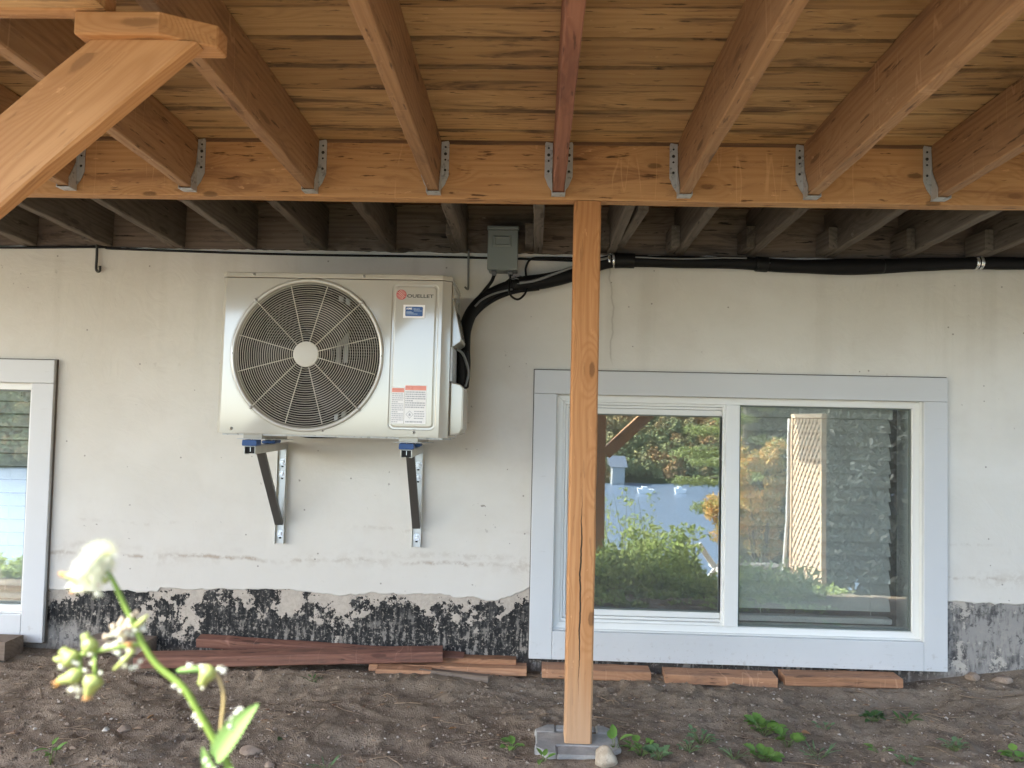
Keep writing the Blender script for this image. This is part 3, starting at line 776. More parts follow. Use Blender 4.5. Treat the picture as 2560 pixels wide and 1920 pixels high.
g = G('pier_concrete'); o = g.obj(); n1 = g.noise(o, 12, 5, 0.65); n2 = g.noise(o, 90, 3)
c = g.mix(g.sm(n1, 0.35, 0.7), (0.225, 0.22, 0.205), (0.36, 0.345, 0.315)); c = g.mix(g.math('MULTIPLY', g.sm(n1, 0.6, 0.75), 0.6), c, (0.17, 0.125, 0.09))
M['pier'] = g.done(c, 0.9, g.bump(g.math('ADD', n1, g.math('MULTIPLY', n2, 0.5)), 0.5, 0.006), spec=0.25)
pc = MB(); rg = random.Random(8)
px, py = 0.155, -0.700
# octagonal block with a cross shaped socket: four corner lumps around the slots and a floor
zt = 0.020
def lump(sx, sy, x0, x1, y0, y1, ch):
    P = [(x0, y0), (x1, y0), (x1, y1 - ch), (x1 - ch, y1), (x0, y1)]
    P = [(px + sx * a, py + sy * b) for a, b in P]
    pc.prism(P if sx * sy > 0 else P[::-1], -0.09, zt - rg.uniform(0, 0.006), 'Z')
for sx in (-1, 1):
    for sy in (-1, 1):
        lump(sx, sy, 0.068, 0.138, 0.052, 0.118, 0.042)
pc.box(px - 0.0675, px + 0.0675, py - 0.122, py - 0.0505, -0.09, zt - 0.006)
pc.box(px - 0.0675, px + 0.0675, py + 0.075, py + 0.120, -0.09, zt - 0.008)
pc.box(px - 0.135, px + 0.135, py - 0.0515, py + 0.0515, -0.09, 0.0145)
pier = pc.build('pier_block', M['pier'], org=(px, py, 0), bevel=0.005)
tag(pier, 'grey concrete deck pier with notched socket at the foot of the post', 'pier')
post(0.505, -2.70, -0.62, 1.890, 'outer deck post at the front edge, seen reflected in the window', M['post'])
post(-2.30, -2.70, -0.62, 1.890, 'outer deck post at the front edge further along', M['post'])
ob = board_between('knee_brace', M['brace'], (0.55, -2.70, 0.78), (1.61, -2.70, 1.83), 0.088, 0.088, None, seg=6, seed=6)
tag(ob, 'knee brace on the outer deck post, seen reflected in the window', 'brace')

# ================================================================== outdoor unit
M['enamel'] = plain('beige_enamel', (0.385, 0.372, 0.320), 0.35, var=0.015, scale=4, bump=0.012, spec=0.5, **{'Coat Weight': 1.0, 'Coat Roughness': 0.10, 'Coat IOR': 1.75})
M['wire'] = plain('guard_wire_enamel', (0.50, 0.485, 0.43), 0.35)
M['dark'] = plain('dark_fan_plastic', (0.014, 0.014, 0.014), 0.45)
M['void'] = plain('unit_interior', (0.008, 0.008, 0.008), 0.8)
M['motor'] = plain('motor_bracket_steel', (0.42, 0.43, 0.42), 0.45, 0.5)
M['coil'] = plain('coil_fin', (0.05, 0.055, 0.052), 0.5, 0.6)
M['screw'] = plain('screw_steel', (0.36, 0.355, 0.33), 0.35, 0.7)
M['screwdark'] = plain('screw_recess', (0.05, 0.05, 0.05), 0.6)
ac = thing('outdoor_unit', (-0.758, -0.285, 0.973), 'beige outdoor heat pump unit with round fan guard, mounted on wall brackets', 'heat pump')
YF_ = -0.450
FX, FZ = -0.855, 1.272
body = [(-1.190, -0.12), (-1.190, -0.428), (-1.171, YF_ + 0.001), (-0.357, YF_ + 0.001), (-0.326, -0.426), (-0.326, -0.12)]
cs = MB(); n = len(body); z0, z1 = 0.975, 1.5585
vs = [(a, b, z0) for a, b in body] + [(a, b, z1) for a, b in body]
cs.add(vs, [(0, 1, 7, 6), (1, 2, 8, 7), (3, 4, 10, 9), (4, 5, 11, 10), (5, 0, 6, 11), (0, 5, 4, 3, 2, 1), (6, 7, 8, 9, 10, 11)])
cs.build('casing', M['enamel'], ac)
# front panel with fan opening and pressed service panel
def rrect(x0, x1, z0, z1, r, y, n=6):
    P = []
    for cx_, cz_, a0 in ((x1 - r, z1 - r, 0), (x0 + r, z1 - r, 90), (x0 + r, z0 + r, 180), (x1 - r, z0 + r, 270)):
        for k in range(n + 1):
            t = math.radians(a0 + 90 * k / n); P.append((cx_ + r * math.cos(t), y, cz_ + r * math.sin(t)))
    return P
bm = bmesh.new()
def loop(pts):
    v = [bm.verts.new(p) for p in pts]; e_ = [bm.edges.new((v[i], v[(i + 1) % len(v)])) for i in range(len(v))]; return v, e_
AX, AZ = ac.location.x, ac.location.z
outer = [(-1.171, YF_, 0.975), (-0.357, YF_, 0.975), (-0.357, YF_, 1.5575), (-1.171, YF_, 1.5575)]
circ = [(FX + 0.285 * math.cos(2 * PI * k / 96), YF_, FZ + 0.285 * math.sin(2 * PI * k / 96)) for k in range(96)]
Lp = [rrect(-0.5460 + d, -0.3690 - d, 1.000 + d, 1.5455 - d, r_, YF_ + dy) for d, dy, r_ in ((0, 0, .022), (.0035, .0028, .020), (.0095, .0030, .016), (.0125, 0.0002, .014), (.016, -.0006, .012))]
_, e1 = loop(outer); _, e2 = loop(circ); v3, e3 = loop(Lp[0])
bmesh.ops.triangle_fill(bm, edges=e1 + e2 + e3, use_beauty=True, normal=(0, -1, 0))
prev = v3
for P in Lp[1:]:
    cur = [bm.verts.new(p) for p in P]
    for i in range(len(cur)):
        j = (i + 1) % len(cur); f_ = bm.faces.new((prev[i], prev[j], cur[j], cur[i]))
    prev = cur
bm.faces.new(prev)
bmesh.ops.recalc_face_normals(bm, faces=bm.faces)
if sum(f_.normal.y * f_.calc_area() for f_ in bm.faces) > 0: bmesh.ops.reverse_faces(bm, faces=bm.faces)
for v in bm.verts: v.co -= Vector(ac.location)
me = bpy.data.meshes.new('front_panel'); bm.to_mesh(me); bm.free(); me.materials.append(M['enamel'])
fp = bpy.data.objects.new('front_panel', me); COL.objects.link(fp); fp.parent = ac
# lid
lid = [(-1.1925, -0.115), (-1.1925, -0.430), (-1.172, YF_ - 0.003), (-0.356, YF_ - 0.003), (-0.3235, -0.428), (-0.3235, -0.115)]
MB().prism(lid, 1.5605, 1.5795, 'Z').build('top_cover', M['enamel'], ac, bevel=0.003, seg=2)
# fan bell
MB().lathe([(.2875, -.0006), (.2870, -.0030), (.2845, -.0062), (.2800, -.0075), (.2745, -.0066), (.2710, -.0030), (.2690, .006), (.2675, .018)], (FX, YF_, FZ), 96).build('fan_shroud', M['enamel'], ac)
MB().lathe([(.291, -.0004), (.2918, -.0011), (.2926, -.0004)], (FX, YF_, FZ), 96).build('shroud_bead', M['enamel'], ac)
gd = MB()
guard = thing('fan_guard', (0, 0, 0), None, None); guard.parent = ac
def dome(r_): return YF_ - 0.006 - 0.010 * (1 - (r_ / 0.27) ** 2)
nring = 26
for k in range(nring):
    r_ = 0.0545 + (0.2655 - 0.0545) * k / (nring - 1)
    mb = MB(); n_ = 72; vs = []; fs = []; t_ = 0.00120
    for i in range(n_):
        a_ = 2 * PI * i / n_
        for q in range(5):
            b_ = 2 * PI * q / 5
            rr_ = r_ + t_ * math.cos(b_)
            vs.append((FX + rr_ * math.cos(a_), dome(r_) + t_ * math.sin(b_), FZ + rr_ * math.sin(a_)))
    for i in range(n_):
        for q in range(5):
            i2 = (i + 1) % n_; q2 = (q + 1) % 5
            fs.append((i * 5 + q, i2 * 5 + q, i2 * 5 + q2, i * 5 + q2))
    mb.add(vs, fs, True); mb.build('guard_ring', M['wire'], guard)
for k in range(12):
    a_ = math.radians(15 + 30 * k); diag = k in (1, 4, 7, 10)
    r1 = 0.2835 if diag else 0.2665
    P = [(FX + r_ * math.cos(a_), dome(min(r_, .27)) - 0.0022, FZ + r_ * math.sin(a_)) for r_ in (0.045, 0.10, 0.16, 0.22, 0.2655)] + [(FX + r1 * math.cos(a_), YF_ - 0.0085, FZ + r1 * math.sin(a_))]
    MB().tube(P, 0.0019, 6).build('guard_spoke', M['wire'], guard)
    if diag:
        MB().lathe([(0.0001, -.013), (.0045, -.0128), (.0065, -.0105), (.0068, -.006)], (FX + r1 * math.cos(a_), YF_, FZ + r1 * math.sin(a_)), 12).build('guard_screw', M['screw'], guard)
MB().lathe([(0.0001, -.0205), (.030, -.0205), (.0455, -.0195), (.0480, -.0175), (.0485, -.012)], (FX, YF_, FZ), 48, smooth=False).build('guard_hub', M['wire'], guard)
# inside
ins = MB()
ins.lathe([(0.2674, .0182), (.2655, .035), (.2608, .06), (.2608, .131), (.31, .131), (.31, .30), (0.0001, .30)], (FX, YF_, FZ), 64)
ins.build('inner_chamber', M['void'], ac)
fan = thing('fan', (0, 0, 0), None, None); fan.parent = ac
MB().lathe([(0.0001, .075), (.052, .078), (.060, .09), (.060, .16), (0.0001, .162)], (FX, YF_, FZ), 32).build('fan_hub', M['dark'], fan)
for k in range(3):
    vs = []; fs = []; na, nr = 10, 7
    for i in range(nr):
        r_ = 0.055 + (0.238 - 0.055) * i / (nr - 1)
        for j in range(na):
            u = j / (na - 1)
            a_ = math.radians(120 * k + 25 + 82 * u + 22 * (i / (nr - 1)))
            y_ = YF_ + 0.080 + 0.075 * u - 0.012 * math.sin(PI * u)
            vs.append((FX + r_ * math.cos(a_), y_, FZ + r_ * math.sin(a_)))
    N_ = len(vs); vs += [(a_, b_ + 0.003, c_) for a_, b_, c_ in vs]
    for i in range(nr - 1):
        for j in range(na - 1):
            q = (i * na + j, i * na + j + 1, (i + 1) * na + j + 1, (i + 1) * na + j); fs += [q, tuple(N_ + t for t in reversed(q))]
    for j in range(na - 1): fs += [((nr - 1) * na + j, (nr - 1) * na + j + 1, N_ + (nr - 1) * na + j + 1, N_ + (nr - 1) * na + j)]
    for i in range(nr - 1): fs += [(i * na, (i + 1) * na, N_ + (i + 1) * na, N_ + i * na), (i * na + na - 1, (i + 1) * na + na - 1, N_ + (i + 1) * na + na - 1, N_ + i * na + na - 1)]
    MB().add(vs, fs, True).build('fan_blade', M['dark'], fan)
mbk = MB()
for xx in (-0.790, -0.762): mbk.box(xx, xx + 0.014, YF_ + 0.17, YF_ + 0.19, FZ - 0.262, FZ + 0.262)
mbk.box(-0.79, -0.748, YF_ + 0.165, YF_ + 0.17, FZ - 0.20, FZ - 0.06); mbk.box(-0.79, -0.748, YF_ + 0.165, YF_ + 0.17, FZ + 0.06, FZ + 0.12)
mbk.build('motor_bracket', M['motor'], ac)
co = MB()
for k in range(44): co.box(FX - 0.245, FX + 0.245, YF_ + 0.235, YF_ + 0.262, FZ - 0.25 + k * 0.0116, FZ - 0.25 + k * 0.0116 + 0.0035)
tag(co.build('coil_fins', M['coil'], ac), kind='stuff')
# screws
def w4(cx_, cy_): return None
for xx, zz in ((-1.0675, 1.5700), (-0.6535, 1.5700), (-1.128, 0.9925), (-0.786, 0.9925), (-0.448, 0.9925)):
    yl = YF_ - (0.003 if zz > 1.5 else 0.0)
    s_ = MB().lathe([(0.0001, -.0035), (.0045, -.0032), (.0058, -.0018), (.0060, 0.0)], (xx, yl, zz), 12).build('screw', M['screw'], ac)
    MB().lathe([(0.0001, -.0041), (.0022, -.0041), (.0022, -.003)], (xx, yl, zz), 6).build('screw_slot', M['screwdark'], s_)
for xx in (FX - 0.2795, FX + 0.2795):
    MB().lathe([(0.0001, -.0088), (.0022, -.0088), (.0022, -.006)], (xx, YF_, FZ), 8).build('shroud_hole', M['screwdark'], ac)
# feet
for xx in (-1.058, -0.476):
    MB().box(xx - 0.045, xx + 0.06, -0.455, -0.125, 0.9535, 0.9565).build('foot', M['galv'], ac, bevel=0.001)
    MB().box(xx - 0.030, xx + 0.04, -0.43, -0.14, 0.9565, 0.9745).build('foot', M['enamel'], ac)
MB().box(-1.17, -0.345, -0.425, -0.13, 0.968, 0.9748).build('base_tray', M['galv'], ac)
# side: wiring cover and valve cover
pr = [(-0.326, 1.512), (-0.3215, 1.500), (-0.2890, 1.352), (-0.2915, 1.340), (-0.326, 1.316)]
MB().prism(pr, -0.385, -0.215, 'Y').build('wiring_cover', M['enamel'], ac, bevel=0.005, seg=3)
pr = [(-0.326, 1.187), (-0.287, 1.179), (-0.2755, 1.166), (-0.2755, 1.010), (-0.287, 0.992), (-0.326, 0.982)]
MB().prism(pr, -0.385, -0.190, 'Y').build('valve_cover', M['enamel'], ac, bevel=0.005, seg=3)
MB().box(-0.3258, -0.3175, -0.415, -0.16, 1.187, 1.316).build('valve_plate', M['galv'], ac, bevel=0.001)
MB().prism([(-0.326, 1.555), (-0.3195, 1.548), (-0.317, 1.505), (-0.326, 1.498)], -0.40, -0.33, 'Y').build('lift_handle', M['enamel'], ac, bevel=0.002)
# flat print on the front
def text_mesh(txt, size, sx, mat, parent, loc, name, bold=0.0, rot=0.0, ext=0.0003, name_align='LEFT'):
    cu = bpy.data.curves.new(name, 'FONT'); cu.body = txt; cu.size = size; cu.extrude = ext; cu.offset = bold; cu.resolution_u = 4; cu.align_x = name_align
    t_ = bpy.data.objects.new(name, cu); COL.objects.link(t_)
    bpy.context.view_layer.update()
    me_ = bpy.data.meshes.new_from_object(t_); bpy.data.objects.remove(t_)
    me_.materials.clear(); me_.materials.append(mat)
    o_ = bpy.data.objects.new(name, me_); COL.objects.link(o_)
    o_.parent = parent; o_.location = Vector(loc) - wloc(parent); o_.rotation_euler = (PI / 2, rot, 0); o_.scale = (sx, 1, 1)
    return o_
M['ink'] = plain('black_print', (0.03, 0.03, 0.028), 0.4)
M['red'] = plain('red_print', (0.42, 0.055, 0.055), 0.4)
M['white'] = plain('white_label', (0.80, 0.80, 0.80), 0.3)
M['blue'] = plain('blue_label', (0.015, 0.075, 0.26), 0.3)
M['pale'] = plain('pale_blue_print', (0.45, 0.58, 0.75), 0.4)
M['orange'] = plain('orange_label_header', (0.72, 0.24, 0.16), 0.3)
M['greyink'] = plain('grey_print', (0.42, 0.43, 0.46), 0.5)
yp = YF_ - 0.0007
disc = MB().lathe([(0.0001, -.0006), (.0186, -.0006), (.0190, 0.0)], (-0.5105, yp, 1.5035), 48, smooth=False).build('emblem', M['red'], ac)
for k in range(6):
    d0 = (-0.0128 + k * 0.0052)
    up_, lo_ = [], []
    for i in range(17):
        u = -1 + i / 8; half = math.sqrt(max(0, 0.0172 ** 2 - d0 ** 2))
        # stripes run up to the right, as waves
        a_ = u * half; b_ = d0 + 0.0017 * math.sin(u * PI * 1.15)
        th = 0.00095 * (1 - 0.55 * abs(u)) + 0.0001
        ca, sa = math.cos(math.radians(27)), math.sin(math.radians(27))
        for lst, dd in ((up_, th), (lo_, -th)):
            lst.append((-0.5105 + a_ * ca - (b_ + dd) * sa, 1.5035 + a_ * sa + (b_ + dd) * ca))
    q = up_ + lo_[::-1]
    vs = [(x_, yp - 0.0009, z_) for x_, z_ in q]; m_ = 17
    MB().add(vs, [(i, i + 1, 2 * m_ - 2 - i, 2 * m_ - 1 - i) for i in range(m_ - 1)]).build('emblem_stripe', plain('emblem_cream', (0.62, 0.50, 0.42), 0.4) if k == 0 else bpy.data.materials['emblem_cream'], disc)
text_mesh('OUELLET', 0.0175, 1.38, M['ink'], ac, (-0.4895, yp, 1.4935), 'brand_lettering', bold=0.00035)
# service sticker
def sticker(x0, x1, z0, z1, mat, name, parent=None, lift=0.0):
    return MB().box(x0, x1, yp - 0.0006 - lift, yp - lift + 0.0001, z0, z1).build(name, mat, parent or ac)
s1 = sticker(-0.5015, -0.4210, 1.4165, 1.4660, M['white'], 'service_sticker')
P = rrect(-0.4935, -0.4285, 1.4235, 1.4590, 0.0035, 0, 4)
MB().prism([(a_, c_) for a_, b_, c_ in P], yp - 0.0009, yp - 0.0005, 'Y').build('sticker_field', M['blue'], s1)
text_mesh('AIMS', 0.0098, 1.05, M['white'], s1, (-0.4905, yp - 0.0010, 1.4485), 'sticker_lettering', bold=0.0003)
text_mesh('SERVICE', 0.0062, 1.05, M['pale'], s1, (-0.4640, yp - 0.0010, 1.4480), 'sticker_lettering', bold=0.0001)
ln = MB()
for z_, a_, b_ in ((1.4425, -0.462, -0.432), (1.4388, -0.490, -0.470), (1.4352, -0.490, -0.463), (1.4308, -0.490, -0.448)): ln.box(a_, b_, yp - 0.0012, yp - 0.0008, z_, z_ + 0.0016)
ln.build('sticker_print', M['pale'], s1)
# warning labels
def fake_text(mb, x0, x1, z0, z1, rows, rg, h):
    for k in range(rows):
        z_ = z1 - (z1 - z0) * (k + 0.5) / rows; x_ = x0
        xe = x1 if k % 5 != 4 else x0 + (x1 - x0) * rg.uniform(0.35, 0.7)
        while x_ < xe - 0.003:
            wl = min(rg.uniform(0.003, 0.010), xe - x_); mb.box(x_, x_ + wl, yp - 0.0010, yp - 0.0005, z_ - h / 2, z_ + h / 2); x_ += wl + 0.0014
rg = random.Random(2)
a1 = sticker(-0.5345, -0.4872, 1.0240, 1.1560, M['white'], 'warning_label')
sticker(-0.5335, -0.4882, 1.1395, 1.1550, M['orange'], 'label_header', a1, 0.0003)
t1 = MB(); fake_text(t1, -0.5325, -0.4895, 1.0265, 1.1370, 15, rg, 0.0032); t1.build('label_print', M['greyink'], a1)
a2 = sticker(-0.4855, -0.4055, 1.0240, 1.1660, M['white'], 'warning_label')
sticker(-0.4845, -0.4065, 1.1480, 1.1650, M['orange'], 'label_header', a2, 0.0003)
t2 = MB(); fake_text(t2, -0.4830, -0.4080, 1.0810, 1.1450, 8, rg, 0.0046)
fake_text(t2, -0.4490, -0.4110, 1.0400, 1.0740, 4, rg, 0.0040); fake_text(t2, -0.4810, -0.4150, 1.0270, 1.0360, 1, rg, 0.0060)
dc = (-0.4655, 1.0580); w_ = 0.0145
for k in range(4):
    a_ = math.radians(90 * k); b_ = math.radians(90 * (k + 1))
    q = [(dc[0] + w_ * math.cos(a_), dc[1] + w_ * math.sin(a_)), (dc[0] + w_ * math.cos(b_), dc[1] + w_ * math.sin(b_)), (dc[0] + .85 * w_ * math.cos(b_), dc[1] + .85 * w_ * math.sin(b_)), (dc[0] + .85 * w_ * math.cos(a_), dc[1] + .85 * w_ * math.sin(a_))]
    t2.prism(q, yp - 0.0010, yp - 0.0005, 'Y')
fl_ = [(0, -.0055), (.0042, -.003), (.0038, .001), (.0015, .0035), (.0008, .0068), (-.0016, .004), (-.0036, .001), (-.0042, -.003)]
t2.prism([(dc[0] + a_, dc[1] + b_) for a_, b_ in fl_], yp - 0.0010, yp - 0.0005, 'Y')
t2.build('label_print', M['greyink'], a2)

ac.rotation_euler = (math.radians(-1.8), 0, 0)
# ================================================================== wall brackets
g = G('bracket_steel'); o = g.obj()
cc = g.mix(g.noise(g.vm('MULTIPLY', o, (30, 30, 4)), 1.0, 3), (0.50, 0.50, 0.48), (0.66, 0.66, 0.63))
M['zinc'] = g.done(cc, 0.33, g.bump(g.noise(g.vm('MULTIPLY', o, (200, 200, 12)), 1.0, 2), 0.05, 0.001), 0.85)
M['zincshade'] = plain('shaded_strut_steel', (0.16, 0.16, 0.15), 0.4, 0.7)  # bracket steel darkened for the dark ground it would reflect
M['pad'] = plain('blue_rubber_pad', (0.012, 0.06, 0.20), 0.5)
def make_bracket(loc, rz, label):
    r = thing('wall_bracket', loc, label, 'bracket', None, rz)
    X, Y, Z = loc
    def L(mb, nm, mt, **k): return mb.build(nm, mt, r, **k)
    up = MB(); t = 0.0022; hw = 0.0195
    up.box(X - hw, X + hw, Y - 0.0035, Y - 0.0012, 0.503, 0.933)
    for s_ in (-1, 1): up.box(X + s_ * hw - (t if s_ > 0 else 0), X + s_ * hw + (t if s_ < 0 else 0), Y - 0.024, Y - 0.0036, 0.503, 0.931)
    L(up, 'upright', M['zinc'], bevel=0.0006)
    arm = MB(); aw = 0.0205
    arm.box(X - aw, X + aw, -0.445, Y - 0.002, 0.9315, 0.9338)
    for s_ in (-1, 1):
        arm.box(X + s_ * aw - (t if s_ > 0 else 0), X + s_ * aw + (t if s_ < 0 else 0), -0.445, Y - 0.0245, 0.9035, 0.9313)
        arm.box(X + s_ * aw - (0.010 if s_ > 0 else -t), X + s_ * aw + (0.010 if s_ < 0 else -t), -0.445, Y - 0.0245, 0.9035, 0.9053)
    L(arm, 'arm', M['zinc'], bevel=0.0006)
    MB_ = MB().box(X - 0.0165, X + 0.0165, -0.436, -0.430, 0.906, 0.930); L(MB_, 'arm_end_dark', M['void'])  # black block standing for the dark inside of the open arm
    L(MB().box(X - 0.0010, X + 0.0012, -0.4375, -0.4362, 0.913, 0.9295), 'arm_end_tab', M['nailbright'])
    # diagonal brace: flat channel
    p0 = Vector((X, -0.315, 0.905)); p1 = Vector((X, Y - 0.030, 0.585)); d = (p1 - p0).normalized(); nn = Vector((0, -d.z, d.y))
    if nn.y > 0: nn = -nn
    b = MB(); wq = 0.0165
    def q(p, dx, h): return p + Vector((dx, 0, 0)) + nn * h
    for dx0, dx1, h0, h1 in ((-wq, wq, 0.0, 0.002), (-wq, -wq + .002, -0.013, -0.0002), (wq - .002, wq, -0.013, -0.0002)):
        vs = [q(p, dx, h) for p in (p0, p1) for dx in (dx0, dx1) for h in (h0, h1)]
        b.add(vs, [(0, 1, 3, 2), (4, 6, 7, 5), (0, 4, 5, 1), (2, 3, 7, 6), (0, 2, 6, 4), (1, 5, 7, 3)])
    L(b, 'strut', M['zincshade'], bevel=0.0005)
    for zb in (0.848, 0.797, 0.545):
        wsh = L(MB().lathe([(0.0001, -0.0012), (.0155, -.0012), (.0160, 0.0)], (X, Y - 0.0055, zb), 24, smooth=False), 'washer', M['nailbright'])
        MB().lathe([(0.0001, -.012), (.0078, -.0118), (.0088, -.009), (.0088, 0.0)], (X, Y - 0.0068, zb), 6, smooth=False).build('bolt', M['nailbright'], wsh)
        L(MB().prism([(X - .0055, zb - 0.012), (X + .0055, zb - 0.012), (X + .0045, zb - 0.0225), (X - .0045, zb - 0.0225)], Y - 0.0042, Y - 0.0037, 'Y'), 'bolt_slot', M['void'])
    for y0, y1, zt_ in ((-0.452, -0.395, 0.9565), (-0.215, -0.135, 0.9465)):
        L(MB().prism([(X - 0.026, 0.9345), (X + 0.024, 0.9345), (X + 0.028, 0.940), (X + 0.026, zt_), (X - 0.026, zt_), (X - 0.0275, 0.940)], y0, y1, 'Y'), 'rubber_pad', M['pad'], bevel=0.0015)
        L(MB().lathe([(0.005, 0.9338), (0.005, 0.962)], (X + 0.002, (y0 + y1) / 2, 0), 8, 'Z'), 'pad_bolt', M['nailbright'])
    return r
make_bracket((-1.078, 0.0, 0.503), math.radians(2.6), 'galvanised steel wall bracket carrying the fan side of the outdoor unit')
make_bracket((-0.495, 0.0, 0.503), math.radians(2.6), 'galvanised steel wall bracket carrying the labelled side of the outdoor unit')

# ================================================================== disconnect box, pipes, cables, hooks
M['boxgrey'] = plain('grey_green_box_paint', (0.165, 0.185, 0.172), 0.42, var=0.03)
db = thing('disconnect_box', (-0.152, -0.05, 1.67), 'grey electrical disconnect box mounted over the top of the wall', 'electrical box')
MB().box(-0.2125, -0.0915, -0.100, -0.002, 1.672, 1.846).build('enclosure', M['boxgrey'], db, bevel=0.003)
dl = MB().box(-0.2150, -0.0890, -0.121, -0.1005, 1.668, 1.834).build('lid', M['boxgrey'], db, bevel=0.004, seg=2)
MB().box(-0.2180, -0.0860, -0.126, -0.090, 1.8345, 1.850).build('rain_hood', M['boxgrey'], db, bevel=0.003)
fr_ = MB()
o1 = (-0.194, -0.114, 1.762, 1.810); i1 = (-0.184, -0.124, 1.770, 1.802)
q0 = [(o1[0], o1[2]), (o1[1], o1[2]), (o1[1], o1[3]), (o1[0], o1[3])]; q1 = [(i1[0], i1[2]), (i1[1], i1[2]), (i1[1], i1[3]), (i1[0], i1[3])]
fr_.add([(a_, -0.1213, c_) for a_, c_ in q0] + [(a_, -0.1275, c_) for a_, c_ in q1], [(0, 1, 5, 4), (1, 2, 6, 5), (2, 3, 7, 6), (3, 0, 4, 7)])
i2 = (-0.180, -0.128, 1.774, 1.797); q2 = [(i2[0], i2[2]), (i2[1], i2[2]), (i2[1], i2[3]), (i2[0], i2[3])]
fr_.add([(a_, -0.1275, c_) for a_, c_ in q1] + [(a_, -0.1235, c_) for a_, c_ in q2], [(0, 1, 5, 4), (1, 2, 6, 5), (2, 3, 7, 6), (3, 0, 4, 7), (4, 5, 6, 7)])
fr_.build('pull_handle', M['boxgrey'], dl)
MB().box(-0.173, -0.131, -0.123, -0.1205, 1.6655, 1.674).build('latch_tab', M['boxgrey'], dl, bevel=0.001)
M['conn'] = plain('grey_conduit_fitting', (0.11, 0.115, 0.115), 0.5)
for xx in (-0.189, -0.119):
    MB().lathe([(0.0001, 1.672), (.0115, 1.672), (.0115, 1.660), (.0095, 1.659), (.0095, 1.652), (0.0001, 1.652)], (xx, -0.06, 0), 12, 'Z').build('cable_gland', M['conn'], db)
M['rubber'] = plain('black_pipe_insulation', (0.005, 0.005, 0.0055), 0.6, var=0.2, scale=40, bump=0.25, spec=0.22)
M['cable'] = plain('black_cable', (0.006, 0.006, 0.006), 0.5, spec=0.25)
M['cablegrey'] = plain('grey_cable', (0.16, 0.165, 0.165), 0.45)

def spline(P, n=8):
    P = [Vector(p) for p in P]; Q = [P[0] * 2 - P[1]] + P + [P[-1] * 2 - P[-2]]; out = []
    for i in range(1, len(Q) - 2):
        a, b, c, d = Q[i - 1:i + 3]
        for k in range(n):
            t = k / n
            out.append(0.5 * ((2 * b) + (c - a) * t + (2 * a - 5 * b + 4 * c - d) * t * t + (3 * b - a - 3 * c + d) * t ** 3))
    out.append(P[-1]); return out
ls = thing('refrigerant_line_set', (0.3, -0.05, 1.72), 'thick black insulated pipe bundle running along the wall into the outdoor unit', 'pipe')
path = spline([(3.2, -.045, 1.752), (2.45, -.045, 1.748), (2.0, -.045, 1.742), (1.829, -.045, 1.741), (1.602, -.045, 1.732), (1.413, -.045, 1.721), (1.223, -.045, 1.716), (1.033, -.045, 1.717), (.841, -.045, 1.726), (.649, -.045, 1.726), (.456, -.045, 1.727), (.321, -.045, 1.727), (.23, -.045, 1.704), (.139, -.045, 1.667), (.031, -.045, 1.638), (-.105, -.05, 1.616), (-.205, -.065, 1.570), (-.272, -.085, 1.502), (-.300, -.11, 1.42), (-.3015, -.14, 1.34), (-.295, -.18, 1.26), (-.296, -.22, 1.18)], 8)
rad = []
for p in path:
    x = p.x
    rad.append(0.0255 + 0.003 * mn.noise(Vector((x * 5, 0, 4))) + (0.007 if 0.9 < x < 1.7 else 0.0) * math.sin(PI * min(1, max(0, (x - .9) / .8))) + (0.0065 if -0.12 < x < 0.25 else 0) + (0.0015 if x < -0.2 else 0))
MB().tube(path, rad, 14).build('insulation', M['rubber'], ls)
p2_ = [p + Vector((0.004, -0.008, -0.028)) for p in path if -0.31 < p.x < 0.0 and p.z > 1.36]
MB().tube(p2_, 0.010, 8).build('insulation', M['rubber'], ls)
# black electrical tape, printed tape ends
for a_, b_ in ((-0.112, -0.088), (1.375, 1.43), (0.90, 0.955), (0.315, 0.40)):
    q = [p for p in spline(path, 3) if a_ < p.x < b_]
    if len(q) > 2: MB().tube(q, [0.0335 if a_ < 0 else 0.0315] * len(q), 14).build('tape_wrap', M['cable'], ls)
tp = MB(); rg = random.Random(5)
for k in range(5):
    z_ = 1.632 + rg.uniform(-0.018, 0.018); x_ = -0.118 + k * 0.009
    tp.box(x_, x_ + 0.016, -0.0815 - 0.0006 * k, -0.081 - 0.0006 * k, z_, z_ + 0.004, Matrix.Translation((x_, 0, z_)) @ Matrix.Rotation(rg.uniform(-.5, .5), 4, 'Y') @ Matrix.Translation((-x_, 0, -z_)))
tp.build('tape_end', M['conn'], ls)
prt = MB()
for x_ in (0.905, 1.378): prt.box(x_, x_ + 0.052, -0.0735, -0.0728, 1.721, 1.7245)
prt.build('pipe_print', M['cablegrey'], ls)
# thin cable riding on the pipe
MB().tube([(x_, -0.0755, z_) for x_, z_ in ((.40, 1.738), (.5, 1.735), (.6, 1.734), (.68, 1.737), (.76, 1.741), (.86, 1.741))], 0.0035, 6).build('sensor_wire', M['cablegrey'], ls)
MB().tube(spline([(.32, -.05, 1.742), (.24, -.080, 1.722), (.139, -.083, 1.690), (.05, -.085, 1.655), (-.02, -.086, 1.630), (-.08, -.084, 1.620)], 5), 0.0058, 7).build('control_cable', M['cablegrey'], ls)
MB().tube(spline([(-.11, -.075, 1.595), (-.18, -.085, 1.575), (-.235, -.10, 1.545), (-.262, -.11, 1.515)], 5), 0.0045, 6).build('control_cable', M['cablegrey'], ls)
MB().tube(spline([(-.3145, -.29, 1.322), (-.292, -.27, 1.305), (-.2755, -.25, 1.262), (-.2705, -.24, 1.225), (-.283, -.235, 1.178)], 6), 0.0052, 8).build('control_cable', M['cablegrey'], ls)
